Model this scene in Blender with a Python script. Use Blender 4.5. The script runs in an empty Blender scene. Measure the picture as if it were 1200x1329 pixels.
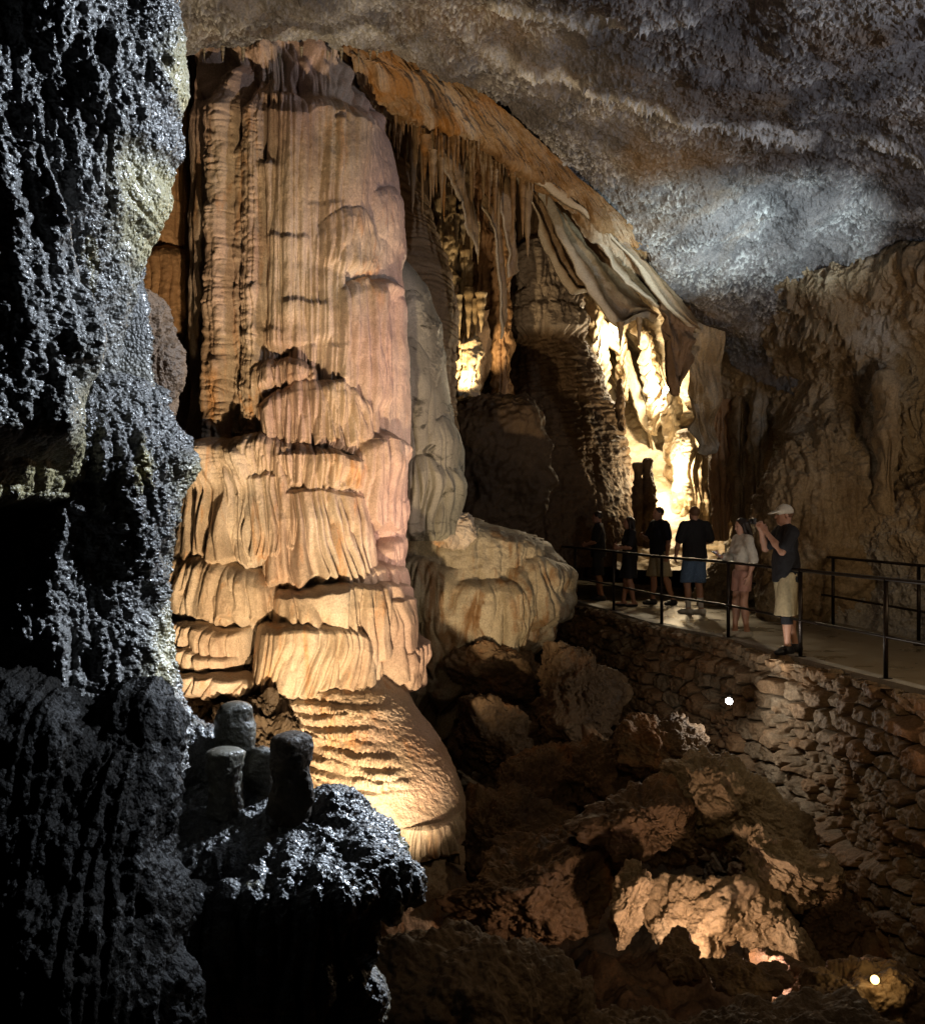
import bpy, math, random
import numpy as np
random.seed(5)
RNG = np.random.default_rng(11)
f32 = np.float32
SC = bpy.context.scene
COL = SC.collection
F, CX, CY, CZ = 1425.0, 600.0, 664.5, 1.75      # focal length in photo pixels, optical centre, eye height
V3 = lambda *a: np.array(a, dtype=float)


def P(px, py, d):
    """A point of the cave, given by its direction and its distance in metres along the view axis."""
    return np.stack(np.broadcast_arrays((np.asarray(px) - CX) / F * d, np.asarray(d, float), CZ - (np.asarray(py) - CY) / F * d), -1)


# ------------------------------------------------------------------ noise
_perm = np.random.default_rng(3).permutation(256).astype(np.int32)
PERM = np.concatenate([_perm, _perm, _perm])
GR = np.array([[1,1,0],[-1,1,0],[1,-1,0],[-1,-1,0],[1,0,1],[-1,0,1],[1,0,-1],[-1,0,-1],[0,1,1],[0,-1,1],[0,1,-1],[0,-1,-1],
               [1,1,0],[-1,1,0],[0,-1,1],[0,-1,-1]], dtype=f32)

GX, GY, GZ = GR[:, 0].copy(), GR[:, 1].copy(), GR[:, 2].copy()


def perlin(x, y, z):
    x, y, z = np.broadcast_arrays(x, y, z)
    sh = x.shape
    x = x.astype(f32).ravel(); y = y.astype(f32).ravel(); z = z.astype(f32).ravel()
    xf, yf, zf = np.floor(x), np.floor(y), np.floor(z)
    X = xf.astype(np.int32) & 255; Y = yf.astype(np.int32) & 255; Z = zf.astype(np.int32) & 255
    x = x - xf; y = y - yf; z = z - zf
    a0 = np.take(PERM, X)+Y; a1 = np.take(PERM, X+1)+Y
    PXY = ((np.take(PERM, a0), np.take(PERM, a0+1)), (np.take(PERM, a1), np.take(PERM, a1+1)))
    u = x*x*x*(x*(x*6-15)+10); v = y*y*y*(y*(y*6-15)+10); w = z*z*z*(z*(z*6-15)+10)
    def g(dx, dy, dz):
        h = np.take(PERM, PXY[dx][dy]+(Z+dz)) & 15
        return np.take(GX, h)*(x-dx if dx else x) + np.take(GY, h)*(y-dy if dy else y) + np.take(GZ, h)*(z-dz if dz else z)
    a = g(0,0,0); a += u*(g(1,0,0)-a)
    b = g(0,1,0); b += u*(g(1,1,0)-b)
    a += v*(b-a)
    c = g(0,0,1); c += u*(g(1,0,1)-c)
    d = g(0,1,1); d += u*(g(1,1,1)-d)
    c += v*(d-c)
    a += w*(c-a)
    return a.reshape(sh)


def fbm(p, s=1.0, octv=4, seed=0, gain=0.5, st=(1,1,1)):
    o = np.zeros(p.shape[:-1], f32); a = 1.0
    for i in range(octv):
        k = s*2.03**i
        o += a*perlin(p[...,0]*k*st[0]+seed*7.3+i*3.1, p[...,1]*k*st[1]+seed*3.7, p[...,2]*k*st[2]-seed*5.1)
        a *= gain
    return o


def billow(p, s=1.0, octv=3, seed=0, gain=0.5, st=(1,1,1)):
    o = np.zeros(p.shape[:-1], f32); a = 1.0
    for i in range(octv):
        k = s*2.03**i
        o += a*np.abs(perlin(p[...,0]*k*st[0]+seed*7.3+i*3.1, p[...,1]*k*st[1]+seed*3.7, p[...,2]*k*st[2]-seed*5.1))
        a *= gain
    return o


def ihash(i, j, k, s=0):
    return PERM[PERM[PERM[(i+s*17) & 255] + (j & 255)] + (k & 255)]


def worley(p, s=1.0, seed=0):
    """Distance to the nearest cell point and that cell's random number."""
    sh = p.shape[:-1]
    q = (p.reshape(-1, 3)*s).astype(f32)
    c = np.floor(q).astype(np.int32); fr = q - c
    best = np.full(len(q), 9.0, f32); rid = np.zeros(len(q), f32)
    for dx in (-1, 0, 1):
        for dy in (-1, 0, 1):
            for dz in (-1, 0, 1):
                h = ihash(c[:,0]+dx, c[:,1]+dy, c[:,2]+dz, seed)
                ox = h/255.0; oy = PERM[h+31]/255.0; oz = PERM[h+97]/255.0
                d = (dx+ox-fr[:,0])**2 + (dy+oy-fr[:,1])**2 + (dz+oz-fr[:,2])**2
                m = d < best
                best = np.where(m, d, best).astype(f32); rid = np.where(m, PERM[h+201]/255.0, rid).astype(f32)
    return np.sqrt(best).reshape(sh), rid.reshape(sh)


def worley2(u, v, seed=0, pw=3.0, jit=0.8):
    sh = u.shape
    u = u.astype(f32).ravel(); v = v.astype(f32).ravel()
    a = np.floor(u).astype(np.int32); b = np.floor(v).astype(np.int32)
    f1 = np.full(u.shape, 9.0, f32); f2 = f1.copy(); rid = np.zeros(u.shape, f32)
    for dx in (-2, -1, 0, 1, 2):
        for dy in (-1, 0, 1):
            h = ihash(a+dx, b+dy, 5, seed)
            # every second course is shifted by half a stone
            ox = (0.5 + jit*(h/255.0-0.5)) + 0.5*((b+dy) & 1); oy = 0.5 + jit*0.7*(PERM[h+31]/255.0-0.5)
            d = (np.abs(a+dx+ox-u)**pw + np.abs(b+dy+oy-v)**pw)**(1/pw)
            m = d < f1
            f2 = np.where(m, f1, np.minimum(f2, d)); rid = np.where(m, PERM[h+201]/255.0, rid).astype(f32)
            f1 = np.where(m, d, f1)
    return f1.reshape(sh), f2.reshape(sh), rid.reshape(sh)


def sstep(a, b, x):
    t = np.clip((x-a)/(b-a), 0, 1)
    return t*t*(3-2*t)


# ------------------------------------------------------------------ linking
def tag(o, label=None, cat=None, group=None, kind=None):
    if label: o['label'] = label
    if cat: o['category'] = cat
    if group: o['group'] = group
    if kind: o['kind'] = kind
    return o


def empty(name, loc, label, cat, group=None):
    o = bpy.data.objects.new(name, None); COL.objects.link(o)
    o.location = loc; o.empty_display_size = 0.2
    return tag(o, label, cat, group)


def link(name, V, quads, mat, parent=None, smooth=True, attr=None, tris=None, origin=None):
    """One mesh object from arrays; its origin is put at its base (or at its parent's)."""
    V = np.asarray(V, float).reshape(-1, 3)
    if parent is not None and origin is None:
        org = np.array(parent.matrix_world_loc if hasattr(parent, 'matrix_world_loc') else world_loc(parent))
    elif origin is not None:
        org = np.array(origin, float)
    else:
        org = np.array([V[:,0].mean(), V[:,1].mean(), V[:,2].min()])
    L = (V - org).astype(f32)
    me = bpy.data.meshes.new(name)
    nq = 0 if quads is None else len(quads); nt = 0 if tris is None else len(tris)
    idx = []
    if nq: idx.append(np.asarray(quads, np.int32).ravel())
    if nt: idx.append(np.asarray(tris, np.int32).ravel())
    idx = np.concatenate(idx)
    starts = np.concatenate([np.arange(nq)*4, nq*4+np.arange(nt)*3]).astype(np.int32)
    me.vertices.add(len(L)); me.vertices.foreach_set('co', L.ravel())
    me.loops.add(len(idx)); me.loops.foreach_set('vertex_index', idx)
    me.polygons.add(nq+nt); me.polygons.foreach_set('loop_start', starts)
    me.update(calc_edges=True)
    me.polygons.foreach_set('use_smooth', np.full(nq+nt, smooth, bool))
    if attr is not None:
        at = me.attributes.new('tint', 'FLOAT', 'POINT'); at.data.foreach_set('value', np.asarray(attr, f32).ravel())
    me.validate()
    if mat: me.materials.append(mat)
    o = bpy.data.objects.new(name, me); COL.objects.link(o)
    if parent is not None:
        o.parent = parent
        o.location = org - np.array(world_loc(parent))
    else:
        o.location = org
    return o


def world_loc(o):
    l = np.array(o.location, float)
    while o.parent:
        o = o.parent; l = l + np.array(o.location, float)
    return l


def grid_quads(nv, nu, closed=False, off=0):
    i = np.arange(nv-1)[:, None]; j = np.arange(nu if closed else nu-1)[None, :]
    j2 = (j+1) % nu
    a = i*nu+j; b = i*nu+j2; c = (i+1)*nu+j2; d = (i+1)*nu+j
    return np.stack([a, b, c, d], -1).reshape(-1, 4) + off


def catmull(C, n, axis=0):
    """Catmull-Rom resampling of a control array along one axis."""
    C = np.moveaxis(np.asarray(C, float), axis, 0); m = len(C)
    t = np.linspace(0, m-1, n); i = np.minimum(t.astype(int), m-2); f = (t-i).reshape((-1,)+(1,)*(C.ndim-1))
    g = lambda k: C[np.clip(k, 0, m-1)]
    p0 = np.where((i-1 < 0).reshape(f.shape), 2*g(i)-g(i+1), g(i-1)); p1 = g(i); p2 = g(i+1)
    p3 = np.where((i+2 > m-1).reshape(f.shape), 2*g(i+1)-g(i), g(i+2))
    o = 0.5*(2*p1 + (p2-p0)*f + (2*p0-5*p1+4*p2-p3)*f*f + (3*p1-p0-3*p2+p3)*f**3)
    return np.moveaxis(o, 0, axis)


def grid_normals(V, toward=(0, 0, 1.75)):
    du = np.gradient(V, axis=1); dv = np.gradient(V, axis=0)
    n = np.cross(du, dv); n /= np.linalg.norm(n, axis=-1, keepdims=True)+1e-9
    if (n*(np.array(toward)-V)).sum(-1).mean() < 0: n = -n
    return n


def project(V):
    return CX + V[...,0]/V[...,1]*F, CY - (V[...,2]-CZ)/V[...,1]*F


def sheet(name, ctrl, nu, nv, disp, mat, parent=None, thick=0.0, toward=(0, 0, 1.75)):
    """A curved sheet of rock through a net of control points (px, py, distance) with displacement; thick > 0 closes it behind."""
    C = np.array([[P(*c) for c in row] for row in ctrl])
    V = catmull(catmull(C, nv, 0), nu, 1)
    n = grid_normals(V, toward)
    r = disp(V, n)
    if isinstance(r, tuple): W, attr = r
    else: W, attr = r, None
    q = grid_quads(nv, nu)
    if thick:
        B = V - n*thick
        N = nv*nu
        q2 = grid_quads(nv, nu, off=N)[:, ::-1]
        k = np.arange(N).reshape(nv, nu)
        ring = np.concatenate([k[0, :-1], k[:-1, -1], k[-1, :0:-1], k[:0:-1, 0]])
        rn = np.roll(ring, -1)
        q = np.concatenate([q, q2, np.stack([ring, ring+N, rn+N, rn], -1)])
        W = np.concatenate([W.reshape(-1, 3), B.reshape(-1, 3)])
        if attr is not None: attr = np.concatenate([attr.ravel(), attr.ravel()])
    return link(name, W, q, mat, parent, attr=attr)


def tube(name, y0, y1, xl, xr, d0, b, nth, nrow, relief, mat, parent=None, cap=0, capb=0, back=1.0, sq=1.0):
    """A standing body of stone: outline xl(y), xr(y) at distance d0, depth half-axis b (m), relief(x, y, p, th) in metres."""
    ys = np.linspace(y0, y1, nrow)
    fx = lambda t: np.interp(ys, [a for a, _ in t], [c for _, c in t]) if isinstance(t, (list, tuple)) else np.full(nrow, float(t))
    sm = lambda a: np.convolve(np.pad(a, 20, mode='edge'), np.ones(41)/41, 'valid') if nrow > 100 else a
    L, R = sm(fx(xl)), sm(fx(xr))
    xc = (L+R)/2; a = (R-L)/2
    dd = sm(fx(d0)); bb = sm(fx(b))
    m = np.ones(nrow)
    if cap: m = np.sqrt(np.clip(1-(1-np.clip((ys-y0)/cap, 0, 1))**2, 0.0004, 1))
    if capb: m = m*np.sqrt(np.clip(1-(1-np.clip((y1-ys)/capb, 0, 1))**2, 0.0004, 1))
    t = np.linspace(-1, 1, nth, endpoint=False)
    th = np.pi*(0.42*t+0.58*t**3)
    S, Cc = np.sin(th)[None], np.cos(th)[None]
    if sq != 1: S, Cc = np.sign(S)*np.abs(S)**sq, np.sign(Cc)*np.abs(Cc)**sq
    Cb = np.where(Cc < 0, Cc*back, Cc)
    A = (a*m/F*dd)[:, None]; B = (bb*m)[:, None]
    X = ((xc-CX)/F*dd)[:, None] + A*S
    Y = dd[:, None] - B*Cb
    Z = np.repeat((CZ-(ys-CY)/F*dd)[:, None], nth, 1)
    V = np.stack([X, Y, Z], -1)
    nx, ny = S/np.maximum(A, .05), -Cc/np.maximum(B, .05)
    l = np.sqrt(nx**2+ny**2); nx, ny = nx/l, ny/l
    xx = xc[:, None] + a[:, None]*(S) ; yy = np.repeat(ys[:, None], nth, 1)
    r = relief(xx, yy, V, np.repeat(th[None], nrow, 0))
    attr = None
    if isinstance(r, tuple): r, attr = r
    V[..., 0] += nx*r; V[..., 1] += ny*r
    q = grid_quads(nrow, nth, True)
    N = nrow*nth
    V = V.reshape(-1, 3)
    ct = V[:nth].mean(0); cb = V[-nth:].mean(0)
    V = np.concatenate([V, [ct], [cb]])
    j = np.arange(nth); j2 = (j+1) % nth
    tr = np.concatenate([np.stack([np.full(nth, N), j2, j], -1), np.stack([np.full(nth, N+1), (nrow-1)*nth+j, (nrow-1)*nth+j2], -1)])
    if attr is not None: attr = np.concatenate([attr.ravel(), attr.ravel()[:1], attr.ravel()[-1:]])
    return link(name, V, q, mat, parent, attr=attr, tris=tr)


_sph = {}
def sphere_grid(nu, nv):
    if (nu, nv) not in _sph:
        th = np.linspace(0, 2*np.pi, nu, endpoint=False)[None]; ph = np.linspace(0.012, np.pi-0.012, nv)[:, None]
        _sph[(nu, nv)] = np.stack([np.sin(ph)*np.cos(th), np.sin(ph)*np.sin(th), np.cos(ph)*np.ones_like(th)], -1)
    return _sph[(nu, nv)]


def rot(rx, ry, rz):
    cx, sx, cy, sy, cz, sz = math.cos(rx), math.sin(rx), math.cos(ry), math.sin(ry), math.cos(rz), math.sin(rz)
    return np.array([[cz,-sz,0],[sz,cz,0],[0,0,1]]) @ np.array([[cy,0,sy],[0,1,0],[-sy,0,cy]]) @ np.array([[1,0,0],[0,cx,-sx],[0,sx,cx]])


def boulder(name, c, r, mat, seed=0, amp=0.25, fine=0.05, R=(0, 0, 0), nu=260, nv=180, parent=None, power=2.0, fn=None, attrfn=None, facets=0):
    """A boulder: an ellipsoid (squarer for power > 2) with broad facets, then rough detail."""
    D = sphere_grid(nu, nv)
    S = D/((np.abs(D)**power).sum(-1, keepdims=True)**(1/power)) if power != 2 else D
    if facets:                                   # split faces: the lump is cut by random planes
        g = np.random.default_rng(seed+100); pn = g.normal(0, 1, (facets, 3)); pn /= np.linalg.norm(pn, axis=1, keepdims=True); pd = g.uniform(.62, 1.0, facets)
        Dw = D + .10*np.stack([fbm(D, 2.2, 3, seed+k) for k in (1, 2, 3)], -1)
        q_ = np.clip(Dw.reshape(-1, 3) @ pn.T, 0, None)/pd
        S = D/(((q_**16).sum(1)+.55**16)**(1/16)).reshape(D.shape[:2])[..., None]
    r = np.array(r, float); s = r.mean()
    M = rot(*R)
    V = (S*r) @ M.T
    n = (D/r); n = n/np.linalg.norm(n, axis=-1, keepdims=True); n = n @ M.T
    q = V/s
    h = amp*s*(fbm(q, 0.9, 3, seed) + 0.5*(0.35-billow(q, 1.8, 3, seed+3))) + fine*(fbm(V, 5.0, 4, seed+9, 0.6) + 0.8*(0.3-billow(V, 3.0, 3, seed+5)))
    V = V + n*h[..., None] + np.array(c)
    if fn is not None: V = V + n*fn(V)[..., None]
    at = attrfn(V) if attrfn else None
    N = nu*nv; q = grid_quads(nv, nu, True)
    V = V.reshape(-1, 3)
    V = np.concatenate([V, [V[:nu].mean(0)], [V[-nu:].mean(0)]])
    j = np.arange(nu); j2 = (j+1) % nu
    tr = np.concatenate([np.stack([np.full(nu, N), j, j2], -1), np.stack([np.full(nu, N+1), (nv-1)*nu+j2, (nv-1)*nu+j], -1)])
    if at is not None: at = np.concatenate([at.ravel(), at.ravel()[:1], at.ravel()[-1:]])
    return link(name, V, q[:, ::-1], mat, parent, tris=tr, attr=at)


# ------------------------------------------------------------------ solids by distance field
class Field:
    """Smooth union of ellipsoids and tapered capsules sampled on a grid, meshed with surface nets."""
    def __init__(self, lo, hi, h):
        self.lo = np.array(lo, float); self.h = h
        self.n = np.ceil((np.array(hi)-self.lo)/h).astype(int)+1
        self.f = np.full(self.n, 1.0, f32)

    def _block(self, lo, hi, pad):
        a = np.clip(np.floor((lo-pad-self.lo)/self.h).astype(int), 0, self.n-1)
        b = np.clip(np.ceil((hi+pad-self.lo)/self.h).astype(int)+1, 1, self.n)
        sl = tuple(slice(i, j) for i, j in zip(a, b))
        g = np.meshgrid(*[(self.lo[k]+np.arange(a[k], b[k])*self.h).astype(f32) for k in range(3)], indexing='ij')
        return sl, np.stack(g, -1)

    def _merge(self, sl, d, k, sub=False):
        o = self.f[sl]
        if sub:
            hh = np.clip(0.5-0.5*(o+d)/k, 0, 1); self.f[sl] = o*(1-hh)-d*hh+k*hh*(1-hh)
        else:
            hh = np.clip(0.5+0.5*(o-d)/k, 0, 1); self.f[sl] = o*(1-hh)+d*hh-k*hh*(1-hh)

    def ell(self, c, r, k=0.03, R=None, sub=False):
        c = np.array(c, float); r = np.array(r, float); m = r.max()
        sl, g = self._block(c-m, c+m, max(2*k, 3*self.h))
        q = g-c.astype(f32)
        if R is not None: q = q @ np.asarray(R, f32)
        k0 = np.linalg.norm(q/r, axis=-1); k1 = np.linalg.norm(q/(r*r), axis=-1)+1e-6
        self._merge(sl, k0*(k0-1)/k1, k, sub)

    def cap(self, a, b, ra, rb, k=0.03, flat=None, sub=False):
        """Tapered capsule; flat = (axis, factor) squeezes it along a direction."""
        a = np.array(a, float); b = np.array(b, float); m = max(ra, rb)*(1 if flat is None else max(1, 1/flat[1]))
        sl, g = self._block(np.minimum(a, b)-m, np.maximum(a, b)+m, max(2*k, 3*self.h))
        ba = (b-a).astype(f32); q = g-a.astype(f32)
        t = np.clip((q@ba)/(ba@ba+1e-9), 0, 1)
        w = q-t[..., None]*ba
        if flat is not None:
            ax = np.array(flat[0], float); ax = (ax/np.linalg.norm(ax)).astype(f32)
            s = (w@ax)[..., None]*ax
            d = np.linalg.norm(w-s+s/flat[1], axis=-1)
        else: d = np.linalg.norm(w, axis=-1)
        self._merge(sl, d-(ra+(rb-ra)*t), k, sub)

    def mesh(self):
        f = self.f
        s = f < 0
        n = self.n
        # active cells
        cs = np.zeros(n-1, np.int8)
        for dx in (0, 1):
            for dy in (0, 1):
                for dz in (0, 1):
                    cs += s[dx:n[0]-1+dx, dy:n[1]-1+dy, dz:n[2]-1+dz]
        act = (cs > 0) & (cs < 8)
        ci = np.argwhere(act)
        idx = np.full(n-1, -1, np.int64); idx[act] = np.arange(len(ci))
        acc = np.zeros((len(ci), 3)); cnt = np.zeros(len(ci))
        cor = [(0,0,0),(1,0,0),(0,1,0),(1,1,0),(0,0,1),(1,0,1),(0,1,1),(1,1,1)]
        val = [f[ci[:,0]+c[0], ci[:,1]+c[1], ci[:,2]+c[2]] for c in cor]
        for a in range(8):
            for b in range(a+1, 8):
                df = [i for i in range(3) if cor[a][i] != cor[b][i]]
                if len(df) != 1: continue
                va, vb = val[a], val[b]
                m = (va < 0) != (vb < 0)
                t = np.where(m, va/(np.where(m, va-vb, 1)), 0)
                for i in range(3):
                    acc[:, i] += np.where(m, cor[a][i]+(cor[b][i]-cor[a][i])*t, 0)
                cnt += m
        V = self.lo+(ci+acc/np.maximum(cnt, 1)[:, None])*self.h
        Q = []
        for ax in range(3):
            o = [i for i in range(3) if i != ax]
            sl0 = [slice(1, n[i]-1) for i in range(3)]; sl0[ax] = slice(0, n[ax]-1)
            sl1 = list(sl0); sl1[ax] = slice(1, n[ax])
            s0, s1 = s[tuple(sl0)], s[tuple(sl1)]
            e = np.argwhere(s0 != s1)
            if not len(e): continue
            sg = s0[tuple(e.T)]
            base = e.copy(); base[:, o[0]] += 1; base[:, o[1]] += 1
            def at(d0, d1):
                k = base.copy(); k[:, o[0]] -= d0; k[:, o[1]] -= d1
                return idx[k[:,0], k[:,1], k[:,2]]
            q = np.stack([at(1,1), at(0,1), at(0,0), at(1,0)], -1)
            fl = sg if ax != 1 else ~sg
            q[~fl] = q[~fl][:, ::-1]
            Q.append(q)
        return V, np.concatenate(Q)


def vert_normals(V, Q):
    n = np.cross(V[Q[:,2]]-V[Q[:,0]], V[Q[:,3]]-V[Q[:,1]])
    N = np.zeros_like(V)
    for k in range(4):
        for i in range(3): N[:, i] += np.bincount(Q[:, k], n[:, i], len(V))
    return N/(np.linalg.norm(N, axis=1, keepdims=True)+1e-12)


# ------------------------------------------------------------------ materials
def nd(nt, typ, **kw):
    n = nt.nodes.new(typ)
    for k, v in kw.items():
        if k.startswith('i_'):
            n.inputs[k[2:].replace('_', ' ')].default_value = v
        else: setattr(n, k, v)
    return n


def rock_mat(name, cols, scale=1.5, st=(1, 1, 1), rough=(0.55, 0.85), bump=0.02, bscale=14.0, bst=(1, 1, 1), patch=None, tint=None,
             spec=0.4, coat=0.0, sss=0.0, grain=60.0, fbump=0.006, pebble=0.0, pscale=30.0, mott=0.0):
    """Stone: three tones of noise, optional patches of another tone, a painted-in tint by vertex, and two scales of relief."""
    m = bpy.data.materials.new(name); m.use_nodes = True
    nt = m.node_tree; L = nt.links.new
    b = nt.nodes['Principled BSDF']
    geo = nd(nt, 'ShaderNodeNewGeometry')
    mp = nd(nt, 'ShaderNodeMapping'); mp.inputs['Scale'].default_value = st
    L(geo.outputs['Position'], mp.inputs['Vector'])
    n1 = nd(nt, 'ShaderNodeTexNoise', i_Scale=scale, i_Detail=9.0, i_Roughness=0.62, i_Distortion=0.4); L(mp.outputs[0], n1.inputs['Vector'])
    r = nd(nt, 'ShaderNodeValToRGB'); r.color_ramp.elements[0].position = 0.34; r.color_ramp.elements[1].position = 0.68
    r.color_ramp.elements[0].color = (*cols[0], 1); r.color_ramp.elements[1].color = (*cols[2], 1)
    e = r.color_ramp.elements.new(0.5); e.color = (*cols[1], 1)
    L(n1.outputs['Fac'], r.inputs['Fac'])
    out = r.outputs['Color']
    if patch:                                     # (colour, scale, stretch, threshold, softness)
        pc, ps, pst, pth, psf = patch
        m2 = nd(nt, 'ShaderNodeMapping'); m2.inputs['Scale'].default_value = pst; L(geo.outputs['Position'], m2.inputs['Vector'])
        n2 = nd(nt, 'ShaderNodeTexNoise', i_Scale=ps, i_Detail=7.0, i_Roughness=0.6, i_Distortion=0.6); L(m2.outputs[0], n2.inputs['Vector'])
        mr = nd(nt, 'ShaderNodeMapRange'); mr.inputs['From Min'].default_value = pth; mr.inputs['From Max'].default_value = pth+psf
        L(n2.outputs['Fac'], mr.inputs['Value'])
        mx = nd(nt, 'ShaderNodeMix', data_type='RGBA'); mx.inputs[7].default_value = (*pc, 1)
        L(mr.outputs[0], mx.inputs[0]); L(out, mx.inputs[6]); out = mx.outputs[2]
    if tint is not None:
        at = nd(nt, 'ShaderNodeAttribute', attribute_name='tint')
        mx = nd(nt, 'ShaderNodeMix', data_type='RGBA'); mx.inputs[7].default_value = (*tint, 1)
        L(at.outputs['Fac'], mx.inputs[0]); L(out, mx.inputs[6]); out = mx.outputs[2]
    # fine mineral grain in the colour
    n3 = nd(nt, 'ShaderNodeTexNoise', i_Scale=grain, i_Detail=4.0, i_Roughness=0.7); L(geo.outputs['Position'], n3.inputs['Vector'])
    mr3 = nd(nt, 'ShaderNodeMapRange'); mr3.inputs['From Min'].default_value = 0.3; mr3.inputs['From Max'].default_value = 0.7
    mr3.inputs['To Min'].default_value = 0.72-mott; mr3.inputs['To Max'].default_value = 1.15+mott; L(n3.outputs['Fac'], mr3.inputs['Value'])
    mu = nd(nt, 'ShaderNodeMix', data_type='RGBA', blend_type='MULTIPLY'); mu.inputs[0].default_value = 1.0
    L(out, mu.inputs[6]); L(mr3.outputs[0], mu.inputs[7]); out = mu.outputs[2]
    L(out, b.inputs['Base Color'])
    rr = nd(nt, 'ShaderNodeMapRange'); rr.inputs['From Min'].default_value = 0.35; rr.inputs['From Max'].default_value = 0.65
    rr.inputs['To Min'].default_value = rough[0]; rr.inputs['To Max'].default_value = rough[1]; L(n1.outputs['Fac'], rr.inputs['Value'])
    L(rr.outputs[0], b.inputs['Roughness'])
    b.inputs['Specular IOR Level'].default_value = spec
    if coat: b.inputs['Coat Weight'].default_value = coat; b.inputs['Coat Roughness'].default_value = 0.18
    if sss:
        b.inputs['Subsurface Weight'].default_value = sss; b.inputs['Subsurface Radius'].default_value = (0.05, 0.035, 0.015); b.inputs['Subsurface Scale'].default_value = 1.0
    mb = nd(nt, 'ShaderNodeMapping'); mb.inputs['Scale'].default_value = bst; L(geo.outputs['Position'], mb.inputs['Vector'])
    nb = nd(nt, 'ShaderNodeTexNoise', i_Scale=bscale, i_Detail=6.0, i_Roughness=0.6, i_Distortion=0.3); L(mb.outputs[0], nb.inputs['Vector'])
    b1 = nd(nt, 'ShaderNodeBump', i_Strength=1.0, i_Distance=bump); L(nb.outputs['Fac'], b1.inputs['Height'])
    b2 = nd(nt, 'ShaderNodeBump', i_Strength=1.0, i_Distance=fbump); L(n3.outputs['Fac'], b2.inputs['Height']); L(b1.outputs[0], b2.inputs['Normal'])
    last = b2
    if pebble:
        vo = nd(nt, 'ShaderNodeTexVoronoi', i_Scale=pscale); L(geo.outputs['Position'], vo.inputs['Vector'])
        b3 = nd(nt, 'ShaderNodeBump', i_Strength=1.0, i_Distance=pebble, invert=True); L(vo.outputs['Distance'], b3.inputs['Height']); L(last.outputs[0], b3.inputs['Normal'])
        last = b3
    L(last.outputs[0], b.inputs['Normal'])
    return m


def plain(name, col, rough=0.6, metal=0.0, noise=0.15, scale=40.0, bump=0.0, emit=None, st=(1, 1, 1), spec=0.5):
    m = bpy.data.materials.new(name); m.use_nodes = True
    nt = m.node_tree; L = nt.links.new; b = nt.nodes['Principled BSDF']
    tc = nd(nt, 'ShaderNodeTexCoord'); mp = nd(nt, 'ShaderNodeMapping'); mp.inputs['Scale'].default_value = st; L(tc.outputs['Object'], mp.inputs['Vector'])
    n = nd(nt, 'ShaderNodeTexNoise', i_Scale=scale, i_Detail=5.0); L(mp.outputs[0], n.inputs['Vector'])
    mr = nd(nt, 'ShaderNodeMapRange'); mr.inputs['From Min'].default_value = 0.3; mr.inputs['From Max'].default_value = 0.7
    mr.inputs['To Min'].default_value = 1-noise; mr.inputs['To Max'].default_value = 1+noise; L(n.outputs['Fac'], mr.inputs['Value'])
    mu = nd(nt, 'ShaderNodeMix', data_type='RGBA', blend_type='MULTIPLY'); mu.inputs[0].default_value = 1.0; mu.inputs[6].default_value = (*col, 1)
    L(mr.outputs[0], mu.inputs[7]); L(mu.outputs[2], b.inputs['Base Color'])
    b.inputs['Roughness'].default_value = rough; b.inputs['Metallic'].default_value = metal; b.inputs['Specular IOR Level'].default_value = spec
    if bump:
        bp = nd(nt, 'ShaderNodeBump', i_Strength=1.0, i_Distance=bump); L(n.outputs['Fac'], bp.inputs['Height']); L(bp.outputs[0], b.inputs['Normal'])
    if emit:
        b.inputs['Emission Color'].default_value = (*emit[0], 1); b.inputs['Emission Strength'].default_value = emit[1]
    return m


def bars(name, segs, mat, parent=None, sides=10):
    """Round or square bars (a, b, radius) joined into one mesh."""
    Vs, Q, T = [], [], []
    off = 0
    for a, b, r in segs:
        a, b = np.array(a, float), np.array(b, float); w = b-a; w /= np.linalg.norm(w)
        u = np.cross(w, [0, 0, 1.0]) if abs(w[2]) < .9 else np.cross(w, [0, 1.0, 0]); u /= np.linalg.norm(u); v = np.cross(w, u)
        th = np.arange(sides)/sides*2*np.pi
        ring = np.cos(th)[:, None]*u+np.sin(th)[:, None]*v
        Vs.append(np.concatenate([a+ring*r, b+ring*r, [a], [b]]))
        j = np.arange(sides); j2 = (j+1) % sides
        Q.append(np.stack([j, j2, j2+sides, j+sides], -1)+off)
        T.append(np.stack([np.full(sides, 2*sides), j2, j], -1)+off); T.append(np.stack([np.full(sides, 2*sides+1), j+sides, j2+sides], -1)+off)
        off += 2*sides+2
    return link(name, np.concatenate(Vs), np.concatenate(Q), mat, parent, tris=np.concatenate(T), smooth=sides > 6)


def polyrod(name, pts, rad, mat, parent=None, sides=10, attr=None):
    """A rod swept along points, radius per point."""
    p = np.array(pts, float); n = len(p); rad = np.broadcast_to(rad, (n,))
    w = np.gradient(p, axis=0); w /= np.linalg.norm(w, axis=1, keepdims=True)
    ref = np.array([0, 1.0, 0]) if abs(w[:, 1]).mean() < .8 else np.array([0, 0, 1.0])
    u = np.cross(w, ref); u /= np.linalg.norm(u, axis=1, keepdims=True); v = np.cross(w, u)
    th = np.arange(sides)/sides*2*np.pi
    R = p[:, None]+(np.cos(th)[None, :, None]*u[:, None]+np.sin(th)[None, :, None]*v[:, None])*rad[:, None, None]
    V = np.concatenate([R.reshape(-1, 3), p[:1], p[-1:]]); N = n*sides
    j = np.arange(sides); j2 = (j+1) % sides
    T = np.concatenate([np.stack([np.full(sides, N), j2, j], -1), np.stack([np.full(sides, N+1), (n-1)*sides+j, (n-1)*sides+j2], -1)])
    return link(name, V, grid_quads(n, sides, True), mat, parent, tris=T)


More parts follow.
